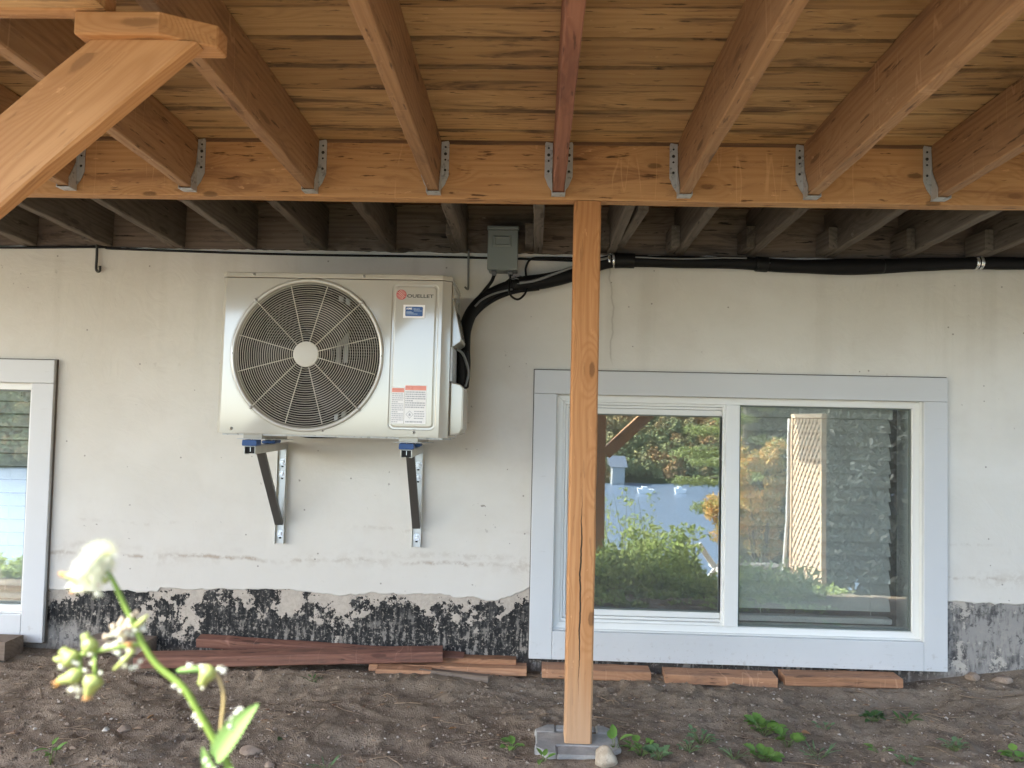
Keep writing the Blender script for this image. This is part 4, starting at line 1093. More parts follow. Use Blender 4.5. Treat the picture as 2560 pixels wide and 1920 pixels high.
for dx, dy in ((0.0, 0), (0.012, .01), (-.012, .02)):
    MB().tube(spline([(-.303 + dx, -.24 + dy, 1.318), (-.298 + dx, -.24 + dy, 1.27), (-.301 + dx, -.23 + dy, 1.175)], 5), 0.0165, 10).build('insulation', M['rubber'], ls)

def clamp(x, z, label):
    c_ = MB()
    for dx in (-0.009, 0.009):
        c_.lathe([(.0262, dx - .0062), (.0285, dx - .003), (.0285, dx + .003), (.0262, dx + .0062)], (x, -.045, z), 24, 'X')
    c_.box(x - .010, x + .010, -.020, -.002, z + 0.022, z + 0.046)
    c_.lathe([(0.0001, -.0255), (.005, -.025), (.0055, -.020)], (x, 0, z + 0.037), 8)
    o_ = c_.build('pipe_clamp', M['nailbright'], org=(x, -.045, z)); tag(o_, label, 'clamp')
clamp(0.302, 1.727, 'shiny steel pipe clamp on the black pipe beside the post top')
clamp(1.817, 1.741, 'shiny steel pipe clamp on the black pipe, far from the post')
# long thin cable stapled along the top of the wall
cb = MB().tube(spline([(-4.6, -.007, 1.752), (-3.0, -.007, 1.750), (-2.352, -.007, 1.7515), (-1.921, -.007, 1.760), (-1.859, -.007, 1.7545), (-1.533, -.007, 1.748), (-1.222, -.007, 1.7425), (-.886, -.007, 1.7405), (-.526, -.007, 1.741), (-.24, -.007, 1.739), (-.08, -.007, 1.737), (0.02, -.007, 1.735), (.11, -.007, 1.7335), (.28, -.009, 1.730)], 6), 0.0052, 7).build('power_cable', M['cable'], org=(-1.5, 0, 1.74))
tag(cb, 'thin black cable stapled along the top of the wall under the old joists', 'cable')
c2 = MB().tube(spline([(.30, -.012, 1.741), (.15, -.012, 1.742), (.02, -.012, 1.742), (-.035, -.014, 1.735), (-.056, -.018, 1.700), (-.055, -.022, 1.66), (-.050, -.05, 1.61), (-.058, -.092, 1.572), (-.086, -.098, 1.549), (-.116, -.098, 1.566), (-.123, -.094, 1.60), (-.119, -.07, 1.655)], 6), 0.0048, 7).build('looped_cable', M['cable'], org=(0, 0, 1.7))
tag(c2, 'black cable looping below the pipe up into the disconnect box', 'cable')
c3 = MB().tube(spline([(-.189, -.06, 1.653), (-.200, -.065, 1.625), (-.228, -.075, 1.585), (-.262, -.09, 1.535), (-.285, -.10, 1.48)], 6), 0.0075, 8).build('conduit_whip', M['cable'], org=(-.2, 0, 1.6))
tag(c3, 'black flexible conduit dropping from the disconnect box to the unit', 'conduit')
M['hook'] = plain('dark_iron_hook', (0.055, 0.055, 0.05), 0.55, 0.5)
h1 = MB().tube(spline([(-1.9215, -.012, 1.772), (-1.9200, -.013, 1.72), (-1.9205, -.013, 1.668), (-1.914, -.014, 1.6525), (-1.903, -.016, 1.656), (-1.9015, -.018, 1.676)], 5), 0.0058, 8).build('wall_hook', M['hook'], org=(-1.92, 0, 1.77))
tag(h1, 'flat dark iron hook hanging from the old joists, on bare wall', 'hook')
h2 = MB().tube(spline([(-.303, -.012, 1.775), (-.3025, -.012, 1.70), (-.301, -.012, 1.612), (-.3055, -.014, 1.603), (-.3155, -.018, 1.611)], 5), 0.0045, 8).build('wall_hook', plain('grey_rod', (0.20, 0.20, 0.19), 0.5, 0.5), org=(-.3, 0, 1.77))
tag(h2, 'thin grey hooked rod hanging between the outdoor unit and the disconnect box', 'hook')

# ================================================================== lumber on the ground
def gz(x, y): return float(ground_z(np.array([x]), np.array([y]))[0])
def lumber(name, mat, a, b, W, T, label, group=None, roll=0.0, seed=0, seg=12):
    o_ = board_between(name, mat, a, b, W, T, None, roll, seg=seg, jit=0.0016, bev=0.004, seed=seed)
    return tag(o_, label, 'lumber', group)
GL = 'short lumber offcuts in a row under the window'
lumber('lumber_offcut', M['scrap'], (0.045, -0.070, 0.030), (0.484, -0.066, 0.026), 0.089, 0.038, 'short orange lumber offcut behind the foot of the post', GL, roll=0.03, seed=11)
lumber('lumber_offcut', M['scrap'], (0.540, -0.074, 0.026), (0.986, -0.078, 0.024), 0.089, 0.038, 'middle orange lumber offcut of the row under the window', GL, roll=0.05, seed=12)
lumber('lumber_offcut', M['scrap'], (1.018, -0.068, 0.030), (1.486, -0.060, 0.031), 0.089, 0.038, 'orange lumber offcut at the far end of the row from the post', GL, roll=0.02, seed=13)
lumber('long_board', M['redscrap'], (-1.57, -0.205, 0.060), (-0.366, -0.055, 0.078), 0.089, 0.042, 'longest reddish stained board lying on the earth beneath the outdoor unit', roll=0.03, seed=14, seg=24)
lumber('long_board', M['redscrap'], (-1.40, -0.030, 0.092), (-0.28, -0.028, 0.050), 0.050, 0.040, 'reddish stained board leaning against the wall behind the longest board', roll=0.2, seed=15, seg=24)
lumber('picket', M['scrap'], (-0.66, -0.075, 0.030), (-0.018, -0.062, 0.026), 0.085, 0.030, 'pale reddish picket with clipped end below the window corner', seed=16)
lumber('picket', M['scrap'], (-0.44, -0.030, 0.050), (-0.062, -0.026, 0.046), 0.06, 0.026, 'upper reddish picket with clipped end against the black wall base', seed=17)
lumber('lumber_offcut', M['scrap'], (-0.62, -0.145, 0.030), (-0.40, -0.135, 0.026), 0.07, 0.030, 'small orange offcut half buried under the end of the longest board', seed=18)
lumber('lumber_offcut', M['greyscrap'], (-0.445, -0.135, 0.026), (-0.165, -0.170, 0.018), 0.055, 0.030, 'short weathered grey offcut lying in front of the pickets', roll=-0.15, seed=19)
lumber('timber_block', M['greyscrap'], (-1.86, -0.015, 0.070), (-1.60, -0.035, 0.066), 0.11, 0.055, 'grey brown timber block beside the wall behind the flowering weed', seed=20, seg=5)
lumber('timber_block', M['greyscrap'], (-2.62, -0.10, 0.060), (-2.145, -0.10, 0.060), 0.115, 0.075, 'brown timber block under the second window at the picture edge', seed=21, seg=5)

# ================================================================== stones
def rock(name, loc, sx, sy, sz, mat, label, seed, rot=0.0):
    rg = random.Random(seed)
    bm = bmesh.new(); bmesh.ops.create_icosphere(bm, subdivisions=3, radius=1)
    pl_ = [(Vector((rg.uniform(-1, 1), rg.uniform(-1, 1), rg.uniform(-.6, 1))).normalized(), rg.uniform(.62, .85)) for _ in range(9)]
    for v in bm.verts:
        for n_, d_ in pl_:
            k = v.co.dot(n_) - d_
            if k > 0: v.co -= n_ * k * 0.85
        v.co *= 1 + 0.10 * mn.noise(v.co * 2.2 + Vector((seed, 0, 0))) + 0.035 * mn.noise(v.co * 7 + Vector((seed, 3, 0)))
        v.co = Vector((v.co.x * sx, v.co.y * sy, v.co.z * sz))
    me_ = bpy.data.meshes.new(name); bm.to_mesh(me_); bm.free()
    for p_ in me_.polygons: p_.use_smooth = True
    me_.materials.append(mat); o_ = bpy.data.objects.new(name, me_); COL.objects.link(o_)
    o_.location = loc; o_.rotation_euler = (0, 0, rot)
    if label: tag(o_, label, 'stone')
    return o_
def stone_mat(name, a, b):
    g = G(name); o = g.obj(); n1 = g.noise(o, 28, 5, 0.65); c = g.mix(g.sm(n1, 0.35, 0.68), a, b)
    c = g.mix(g.math('MULTIPLY', g.sm(g.noise(o, 120, 3), 0.58, 0.7), 0.5), c, tuple(v * .5 for v in a))
    return g.done(c, 0.85, g.bump(n1, 0.5, 0.004), spec=0.3)
M['stone_tan'] = stone_mat('tan_stone', (0.32, 0.255, 0.18), (0.47, 0.40, 0.30)); M['stone_brown'] = stone_mat('brown_stone', (0.20, 0.145, 0.105), (0.30, 0.225, 0.165)); M['stone_pale'] = stone_mat('pale_stone', (0.38, 0.34, 0.28), (0.52, 0.48, 0.42))
rock('stone', (0.236, -0.845, 0.020), .040, .032, .036, M['stone_tan'], 'pale tan stone leaning on the front of the concrete pier', 3)
rock('stone', (-0.862, -0.865, gz(-.862, -.865) + .006), .036, .022, .018, M['stone_brown'], 'flat brown stone on the bare earth beyond the weed leaf', 5, 0.3)
rock('stone', (-1.335, -0.735, gz(-1.335, -.735) + .004), .024, .018, .014, M['stone_brown'], 'angular brown stone on the earth behind the weed stem', 7, 0.6)
rock('stone', (-1.388, -0.748, gz(-1.388, -.748) + .004), .011, .010, .010, M['stone_pale'], 'small pale round stone next to the angular brown stone', 9)
rock('stone', (1.90, -0.06, gz(1.90, -.06) + .006), .042, .026, .018, M['stone_brown'], 'brown flat stone at the wall foot beyond the window', 11)
rock('stone', (1.80, -0.03, gz(1.80, -.03) + .010), .030, .022, .020, M['stone_brown'], 'rounded stone at the corner under the window casing', 13)
rock('stone', (1.99, -0.20, gz(1.99, -.20) + .006), .034, .024, .014, M['stone_brown'], 'flat stone in the earth bank near the picture edge', 15)
rock('stone', (-0.78, -0.93, gz(-.78, -.93) + .004), .018, .016, .010, M['stone_brown'], 'little brown stone in front of the flat brown stone', 17)

# loose crumbs, chips and plant litter
def scatter(name, n_, mat, smin, smax, flat, seed, label, reg=(-2.4, 2.45, -1.1, -0.02), verts6=True):
    rg = np.random.default_rng(seed); mb_v = []; mb_f = []
    X = rg.uniform(reg[0], reg[1], n_); Y = rg.uniform(reg[2], reg[3], n_); keep = np.hypot(X - .155, Y + .735) > .19
    X, Y = X[keep], Y[keep]; Z = ground_z(X, Y)
    base = np.array([(1, 0, 0), (-1, 0, 0), (0, 1, 0), (0, -1, 0), (0, 0, 1), (0, 0, -1)], float)
    fb = np.array([(0, 2, 4), (2, 1, 4), (1, 3, 4), (3, 0, 4), (2, 0, 5), (1, 2, 5), (3, 1, 5), (0, 3, 5)])
    for i in range(len(X)):
        s_ = smin * (smax / smin) ** (rg.random() ** 2.2)
        a_ = rg.uniform(0, 2 * PI); sc = np.array([s_ * rg.uniform(.7, 1.5), s_ * rg.uniform(.5, 1), s_ * flat * rg.uniform(.6, 1.1)])
        p = base * sc * rg.uniform(.7, 1.2, (6, 3)) + rg.normal(0, s_ * .12, (6, 3)) * (1, 1, flat)
        p = np.stack([p[:, 0] * math.cos(a_) - p[:, 1] * math.sin(a_), p[:, 0] * math.sin(a_) + p[:, 1] * math.cos(a_), p[:, 2]], 1)
        mb_v.append(p + (X[i], Y[i], Z[i] + s_ * flat * .25)); mb_f.append(fb + 6 * i)
    V_ = np.concatenate(mb_v); F_ = np.concatenate(mb_f)
    me_ = bpy.data.meshes.new(name); me_.from_pydata(V_.tolist(), [], F_.tolist()); me_.materials.append(mat)
    o_ = bpy.data.objects.new(name, me_); COL.objects.link(o_); tag(o_, label, None, None, 'stuff'); return o_
def crumb_mat(name, cols):
    g = G(name); o = g.obj(); r_ = g.vor(o, 60, out=1); v_ = g.sep(r_)[0]
    return g.done(g.ramp(v_, [(i / (len(cols) - 1), c_) for i, c_ in enumerate(cols)], 'CONSTANT' if len(cols) > 3 else 'LINEAR'), 0.9, spec=0.2)
scatter('soil_crumbs', 7000, crumb_mat('soil_crumb', [(0.12, .088, .064), (0.19, .145, .108), (0.26, .20, .15), (0.095, .07, .05)]), .0022, .011, .7, 1, 'loose soil crumbs on the bare earth')
scatter('gravel_bits', 1900, crumb_mat('gravel_bit', [(0.36, .30, .24), (0.20, .16, .125), (0.44, .39, .33), (0.27, .20, .15)]), .0025, .009, .7, 2, 'small pale gravel bits in the earth')
scatter('wood_chips', 650, crumb_mat('wood_chip', [(0.30, .19, .11), (0.16, .09, .055), (0.42, .30, .20), (0.22, .10, .06)]), .004, .017, .22, 3, 'wood chips and bark bits on the earth')
tw = MB(); rg = random.Random(12)
for k in range(420):
    x = rg.uniform(-2.3, 2.4); y = -rg.uniform(0.05, 1.08); a_ = rg.uniform(-1.1, 1.1) + (PI if rg.random() < .5 else 0); L_ = rg.choice([.03, .04, .05, .06, .10, .14]) * rg.uniform(.7, 1.2)
    if math.hypot(x - .155, y + .735) < .2: continue
    P = []; b_ = rg.uniform(-.5, .5)
    for i in range(5):
        s_ = i / 4 - .5; xx = x + L_ * s_ * math.cos(a_) - b_ * L_ * s_ * s_ * math.sin(a_); yy_ = min(-.012, y + L_ * s_ * math.sin(a_) + b_ * L_ * s_ * s_ * math.cos(a_))
        P.append((xx, yy_, gz(xx, yy_) + .0022 + rg.uniform(0, .003)))
    tw.tube(P, rg.uniform(.0007, .0018), 4)
tag(tw.build('twig_litter', crumb_mat('dry_twig', [(0.11, .075, .05), (0.28, .20, .13), (0.17, .12, .08)]), org=(0, 0, 0)), 'dry twigs and rootlets strewn over the earth', None, None, 'stuff')

# ================================================================== leaves and small weeds
def leaf_mat(name, a, b, trans=0.25, rough=0.5):
    g = G(name); o = g.obj(); n1 = g.noise(o, 40, 3); r_ = g.rnd()
    c = g.mix(g.math('MULTIPLY_ADD', r_, .7, g.math('MULTIPLY', n1, .3)), a, b)
    g.done(c, rough, spec=0.35)
    t_ = g.n('BsdfTranslucent', {0: g.mix(1.0, c, (1.1, 1.25, .6), 'MULTIPLY')})
    mx_ = g.n('MixShader', {0: trans, 1: g.b.outputs[0], 2: t_}); g.t.links.new(mx_, g.o.inputs[0]); return g.m
M['weed'] = leaf_mat('weed_leaf', (0.10, 0.20, 0.04), (0.17, 0.29, 0.06))
M['weed_dark'] = leaf_mat('dark_weed_leaf', (0.035, 0.080, 0.022), (0.06, 0.12, 0.033))
M['weed_blue'] = leaf_mat('blue_green_leaf', (0.10, 0.175, 0.08), (0.15, 0.235, 0.11))
M['stalk'] = leaf_mat('weed_stalk', (0.10, 0.15, 0.045), (0.14, 0.17, 0.06), .1)
M['deadleaf'] = leaf_mat('dead_leaf', (0.22, 0.11, 0.05), (0.30, 0.16, 0.07), .1)
def leaf_mesh(name, L_, W_, teeth=0, cup=0.15, n_=9, tip=1.0, mat=None):
    vs = []; fs = []
    for i in range(n_ + 1):
        u = i / n_; wv = W_ / 2 * (math.sin(PI * min(1, u ** .75)) ** .8) * (1 - .25 * u * (tip - 1)) + .0004
        if teeth and 0 < i < n_: wv *= 1 + teeth * (1 if i % 2 else -1)
        z_ = -L_ * .28 * u * u + L_ * .10 * u
        for j, k in ((-1, 1), (-.5, .35), (0, 0), (.5, .35), (1, 1)):
            vs.append((L_ * u, wv * j, z_ + abs(k) * cup * wv))
    for i in range(n_):
        for j in range(4): fs.append((i * 5 + j, (i + 1) * 5 + j, (i + 1) * 5 + j + 1, i * 5 + j + 1))
    N_ = len(vs); vs += [(a_, b_, c_ - .0006) for a_, b_, c_ in vs]; fs += [tuple(N_ + q for q in reversed(f_)) for f_ in list(fs)]
    me_ = bpy.data.meshes.new(name); me_.from_pydata(vs, [], fs)
    for p_ in me_.polygons: p_.use_smooth = True
    if mat: me_.materials.append(mat)
    return me_
LM = {}
for nm, L_, W_, te, mt in (('round', .030, .026, 0, 'weed'), ('lobed', .036, .034, .22, 'weed'), ('rounddark', .028, .022, 0, 'weed_dark'), ('blue', .024, .014, .25, 'weed_blue'), ('oval', .045, .020, 0, 'weed'), ('blade', .07, .006, 0, 'weed_blue'), ('lanceo', .05, .013, 0, 'weed_dark')):
    LM[nm] = leaf_mesh('leaf', L_, W_, te, .25, mat=M[mt])
def weed(x, y, kind, nl, spread, hgt, label, seed, sc=1.0, grp=None):
    rg = random.Random(seed); nl = int(nl * 1.7); spread *= .85; z = gz(x, y); r = thing('weed', (x, y, z), label, 'weed', grp)
    st = MB()
    for k in range(nl):
        a_ = 2 * PI * k / nl * 1.618 + rg.uniform(-.4, .4); d_ = spread * math.sqrt(rg.uniform(.05, 1)); h_ = hgt * rg.uniform(.45, 1.1)
        bx_, by_ = x + d_ * math.cos(a_), y + d_ * math.sin(a_); bz_ = max(z, gz(bx_, by_)) + h_
        st.tube([(x + .15 * d_ * math.cos(a_), y + .15 * d_ * math.sin(a_), z - .003), (x + .7 * d_ * math.cos(a_), y + .7 * d_ * math.sin(a_), bz_ - .35 * h_), (bx_, by_, bz_)], .0011, 4)
        l_ = bpy.data.objects.new('leaf', LM[kind]); COL.objects.link(l_); l_.parent = r
        l_.location = (bx_ - x, by_ - y, bz_ - z); s_ = 1.0 * sc * rg.uniform(.65, 1.2); l_.scale = (s_, s_, s_)
        l_.rotation_euler = (rg.uniform(-.35, .35), -rg.uniform(.0, .75), a_ + rg.uniform(-.6, .6))
    st.build('stalk', M['stalk'], r); return r
weed(.800, -.570, 'lobed', 15, .060, .034, 'largest bright green lobed weed clump on the earth in front of the window', 1, 1.0)
weed(.850, -.660, 'lobed', 8, .038, .026, 'bright green lobed weed just in front of the largest clump', 2, 1.05)
weed(.745, -.765, 'lobed', 9, .036, .020, 'green lobed weed nearest the viewer below the largest clump', 3, .95)
weed(.352, -.795, 'round', 11, .042, .030, 'round leaved green weed beside the pier stone', 4, .9)
weed(.400, -.830, 'blue', 8, .03, .026, 'pale round leaved weed in front of the green one by the pier', 41, 1.25)
weed(.272, -.765, 'oval', 3, .020, .034, 'few oval green leaves rising behind the tan pier stone', 5, 1.0)
weed(.045, -.850, 'oval', 3, .016, .016, 'small oval leaved seedling before the pier front', 6, .9)
weed(-.055, -.770, 'round', 5, .028, .020, 'green seedling on the earth on the unit side of the pier', 7, .95)
weed(.560, -.700, 'blue', 12, .055, .030, 'thin grey green feathery weed between the post and the large clump', 8, .85)
weed(.505, -.770, 'blue', 7, .035, .018, 'smaller feathery weed in front of the grey green one', 81, .8)
weed(1.235, -.430, 'rounddark', 9, .036, .022, 'dark green weed beneath the far end of the window', 9, 1.0)
weed(1.335, -.455, 'lanceo', 5, .040, .014, 'low dark narrow leaved sprig beside the dark green weed', 10, .8)
weed(1.385, -.675, 'blue', 10, .036, .022, 'grey green rosette out on the open earth by the corner', 11, .95)
weed(1.150, -.660, 'oval', 3, .03, .012, 'two leaved seedling with a long stalk on the open earth', 12, .75)
weed(1.550, -.735, 'round', 8, .035, .022, 'round leaved weed at the bottom corner of the earth', 13, .9)
weed(1.190, -.770, 'blue', 8, .035, .018, 'low grey green weed in front of the two leaved seedling', 14, .85)
weed(-1.420, -.985, 'oval', 4, .018, .045, 'upright pale green seedling at the bottom edge beyond the flowering weed', 15, .85)
weed(-.840, -.270, 'lanceo', 4, .022, .008, 'tiny dark sprig lying on the earth before the long board', 16, .7)
weed(1.03, -.505, 'blue', 5, .03, .012, 'sparse grey sprig near the largest clump', 17, .8)
weed(-.60, -.95, 'blade', 6, .03, .012, 'few grassy blades in the foreground earth', 18, .7)
weed(.64, -.80, 'blade', 7, .03, .010, 'few grassy blades between the pier and the lobed weed', 19, .7)
weed(.93, -.72, 'blade', 8, .05, .012, 'straggling grass blades beside the lobed weeds', 20, .8)
for k, (x, y, nm) in enumerate(((.935, -.545, 'dead_leaf'), (-.80, -.80, 'dead_leaf'), (-.25, -.62, 'dead_leaf'), (-1.3, -.6, 'dead_leaf'))):
    l_ = bpy.data.objects.new('dead_leaf', leaf_mesh('dead_leaf', .034, .018, .15, .5, mat=M['deadleaf'] if k != 1 else M['weed_dark'])); COL.objects.link(l_)
    l_.location = (x, y, gz(x, y) + .008); l_.rotation_euler = (.3, .1 * k, k * 1.3)
    tag(l_, ('curled rust brown leaf beside the largest weed clump', 'dark curled leaf behind the flat brown stone', 'curled brown leaf on the earth below the outdoor unit', 'curled brown leaf behind the flowering weed')[k], 'leaf')

# ================================================================== flowering weed close to the camera
PY = -2.77
M['sow_stem'] = leaf_mat('flower_stem', (0.17, 0.26, 0.045), (0.20, 0.28, 0.055), .25)
M['sow_leaf'] = leaf_mat('flower_leaf', (0.16, 0.28, 0.08), (0.22, 0.33, 0.11), .35)
M['bud'] = leaf_mat('flower_bud', (0.24, 0.29, 0.085), (0.30, 0.34, 0.11), .2)
M['petal'] = leaf_mat('orange_petal', (0.52, 0.27, 0.09), (0.58, 0.34, 0.15), .3)
M['drypetal'] = leaf_mat('dry_petal', (0.46, 0.37, 0.27), (0.54, 0.46, 0.37), .3)
M['fluff'] = leaf_mat('seed_fluff', (0.66, 0.65, 0.62), (0.72, 0.71, 0.68), .35, .9)
M['stalkbrown'] = leaf_mat('brown_stalk', (0.30, 0.24, 0.10), (0.34, 0.26, 0.12), .15)
fw = thing('flowering_weed', (-0.196, PY, 0.60), 'tall flowering weed with white fluffy seed head and green buds, close and out of focus', 'weed')
stem = [(-.170, PY, .60), (-.178, PY, .72), (-.190, PY, .825), (-.1985, PY, .8475), (-.206, PY, .860), (-.2155, PY, .875), (-.2255, PY, .889), (-.243, PY, .9025), (-.2535, PY, .917), (-.2595, PY, .929), (-.267, PY, .942), (-.2745, PY, .956), (-.279, PY, .962)]
MB().tube(spline(stem, 4), [0.0026 - 0.0011 * (i / (len(stem) * 4 - 4)) for i in range(len(stem) * 4 - 3)], 10).build('stem', M['sow_stem'], fw)
rg = random.Random(31)
def Mrot(ax, ang): return Matrix.Rotation(ang, 3, ax)
# seed head: hairs on slender stalks round a receptacle
hc = Vector((-.2865, PY, .9655)); ht = math.radians(22)
core_ = MB().ell(hc, .0080, .0080, .0112, 14, 10, Mrot('Y', ht)).build('seed_head', M['fluff'], fw)
hr = MB()
for k in range(2600):
    u = rg.uniform(-1, 1); t = rg.uniform(0, 2 * PI); s_ = math.sqrt(1 - u * u)
    d = Vector((s_ * math.cos(t), s_ * math.sin(t), u)); f_ = rg.uniform(.75, 1.16)
    p = Mrot('Y', ht) @ Vector((d.x * .0128, d.y * .0128, d.z * .0172)) * f_
    a_ = d.orthogonal().normalized() * .00032; q = Mrot('Y', ht) @ Vector((d.x * .005, d.y * .005, d.z * .008))
    j_ = Vector((rg.uniform(-1, 1), rg.uniform(-1, 1), rg.uniform(-1, 1))) * .0016
    hr.add([hc + q - a_, hc + q + a_, hc + p + j_], [(0, 1, 2)])
tag(hr.build('seed_hairs', M['fluff'], core_), kind='stuff')
def tuft(c, r_, n_, mat, nm='fluff', flat=1.0):
    mb = MB(); c = Vector(c)
    mb.ell(c, r_ * .45, r_ * .45, r_ * .45 * flat, 7, 5)
    for k in range(n_):
        d = Vector((rg.gauss(0, 1), rg.gauss(0, 1), rg.gauss(0, 1))).normalized(); a_ = d.orthogonal().normalized() * r_ * .12
        e_ = c + d * r_ * rg.uniform(.7, 1.35); mb.add([c + a_, c - a_, e_], [(0, 1, 2)])
    return mb.build(nm, mat, fw)
def bud(c, r_, L_, ang, nm='bud', tip=None):
    """swollen green bud with ridged bracts, axis tilted in the picture plane"""
    c = Vector(c); R = Mrot('Y', ang); mb = MB(); pr = [(0, .15), (.12, .75), (.28, 1.0), (.5, .82), (.72, .55), (.9, .5), (1.0, .42)]
    vs = []; n_ = 14
    for u, w_ in pr:
        for k in range(n_):
            t = 2 * PI * k / n_; rr = r_ * w_ * (1 + .09 * math.cos(7 * t))
            vs.append(c + R @ Vector((rr * math.cos(t), rr * math.sin(t), L_ * u)))
    fs = [(i * n_ + k, i * n_ + (k + 1) % n_, (i + 1) * n_ + (k + 1) % n_, (i + 1) * n_ + k) for i in range(len(pr) - 1) for k in range(n_)] + [tuple(range(n_))[::-1], tuple((len(pr) - 1) * n_ + k for k in range(n_))]
    b_ = mb.add(vs, fs, True).build(nm, M['bud'], fw)
    if tip:
        m2 = MB(); e_ = c + R @ Vector((0, 0, L_ * .98))
        for k in range(16):
            t = rg.uniform(0, 2 * PI); q = rg.uniform(0, .42) * r_
            o_ = e_ + R @ Vector((q * math.cos(t), q * math.sin(t), 0)); p = o_ + R @ Vector((q * math.cos(t) * .5, q * math.sin(t) * .5, rg.uniform(.12, .32) * L_))
            a_ = R @ Vector((math.cos(t + 1.5), math.sin(t + 1.5), 0)) * .0007; m2.add([o_ - a_, o_ + a_, p + a_ * .6, p - a_ * .6], [(0, 1, 2, 3)])
        m2.build('petals', tip, b_)
    return b_
D = math.radians
# receptacle and the orange tipped bud behind the seed head
MB().ell((-.2795, PY, .958), .0030, .0030, .0042, 9, 7).build('receptacle', M['bud'], fw)
bud((-.2935, PY + .004, .9555), .0044, .0150, D(-82), tip=M['petal'])
MB().tube([(-.277, PY + .002, .9585), (-.284, PY + .004, .9545), (-.2935, PY + .004, .9553)], .0010, 6).build('flower_stalk', M['sow_stem'], fw)
for c in ((-.304, PY + .002, .9515), (-.299, PY, .9495), (-.2945, PY, .950), (-.284, PY, .9475), (-.2865, PY, .9515)): tuft(c, .0040, 26, M['fluff'])
tuft((-.301, PY - .001, .9475), .0022, 10, M['petal'], 'petals'); tuft((-.2835, PY - .002, .9535), .0018, 8, M['petal'], 'petals')
# dried flower cluster on the stem
mb = MB()
for k in range(30):
    c = Vector((-.2655 + rg.gauss(0, .0048), PY + rg.gauss(0, .003), .9265 + rg.gauss(0, .0036)))
    mb.ell(c, .0023, .0016, .0016, 6, 4, Euler((rg.uniform(0, 3), rg.uniform(0, 3), rg.uniform(0, 3))).to_matrix())
mb.build('dry_flowers', M['drypetal'], fw)
for k in range(14): tuft((-.2645 + rg.gauss(0, .0055), PY - .003, .9245 + rg.gauss(0, .0045)), rg.uniform(.0018, .003), 16, M['fluff'])
for c in ((-.2555, PY, .9285), (-.2530, PY, .9255), (-.2605, PY, .9215), (-.2690, PY, .922)): tuft(c, .0036, 20, M['fluff'])
MB().tube([(-.2575, PY - .002, .927), (-.2520, PY - .003, .932), (-.2485, PY - .003, .9355)], [.0016, .0016, .0004], 6).build('bract', M['bud'], fw)
# side branch with four buds
MB().tube(spline([(-.2545, PY, .9155), (-.268, PY, .9135), (-.280, PY, .911), (-.292, PY, .908), (-.300, PY, .9055)], 4), .0015, 7).build('flower_stalk', M['sow_stem'], fw)
bud((-.2850, PY - .001, .9095), .0050, .0135, D(-28))
bud((-.2945, PY - .004, .9035), .0056, .0125, D(-50))
bud((-.2800, PY - .006, .8965), .0060, .0130, D(-160), tip=M['petal'])
bud((-.2885, PY - .007, .8975), .0050, .0150, D(-108), tip=M['petal'])
MB().tube([(-.2845, PY, .9095), (-.2820, PY - .004, .902), (-.2800, PY - .006, .8965)], .0012, 6).build('flower_stalk', M['sow_stem'], fw)
MB().tube([(-.2945, PY, .9075), (-.291, PY - .005, .902), (-.2885, PY - .007, .8975)], .0012, 6).build('flower_stalk', M['sow_stem'], fw)
for c in ((-.2985, PY, .885), (-.2945, PY, .8845), (-.3065, PY, .8995), (-.2765, PY, .9135), (-.2725, PY, .914), (-.2690, PY, .9095), (-.283, PY - .006, .8875), (-.2620, PY, .9115)): tuft(c, .0034, 22, M['fluff'])
MB().tube([(-.301, PY - .002, .9055), (-.3075, PY - .002, .9045), (-.3105, PY - .002, .9050)], [.0018, .0022, .0006], 7).build('bract', M['bud'], fw)
tuft((-.2605, PY - .003, .9165), .0045, 16, M['petal'], 'petals', .6)
MB().tube([(-.2575, PY - .002, .9125), (-.2640, PY - .003, .905), (-.2700, PY - .003, .8995)], [.0016, .0018, .0008], 6).build('bract', M['bud'], fw)
for c in ((-.2640, PY, .9010), (-.2600, PY, .9000), (-.2655, PY, .9055), (-.2540, PY, .9045), (-.2570, PY, .9010)): tuft(c, .0027, 18, M['fluff'])
for bc in ((-.2850, .9190), (-.2945, .9080), (-.2795, .8900), (-.2880, .8935), (-.2890, .9065), (-.2820, .9060), (-.2765, .8945), (-.2990, .9060), (-.2920, .8900), (-.2860, .9000)):
    for q in range(2): tuft((bc[0] + rg.gauss(0, .0025), PY - .007, bc[1] + rg.gauss(0, .0025)), rg.uniform(.0014, .0024), 14, M['fluff'])
# second flower stalk with drooping bud
MB().tube(spline([(-.1985, PY - .002, .8500), (-.1985, PY - .002, .866), (-.1975, PY - .002, .884), (-.2010, PY - .002, .8955), (-.2060, PY - .002, .9015)], 5), .0011, 7).build('flower_stalk', M['stalkbrown'], fw)
bud((-.2060, PY - .003, .9035), .0058, .0130, D(-152))
MB().tube([(-.2095, PY - .002, .9005), (-.2170, PY - .002, .9015), (-.2255, PY - .002, .9005), (-.2290, PY - .002, .8998)], [.0016, .0020, .0018, .0005], 7).build('bract', M['sow_leaf'], fw)
for c in ((-.1995, PY, .9000), (-.2020, PY, .9015), (-.2135, PY, .9025), (-.2220, PY, .9025), (-.2120, PY, .8895)): tuft(c, .0030, 20, M['fluff'])
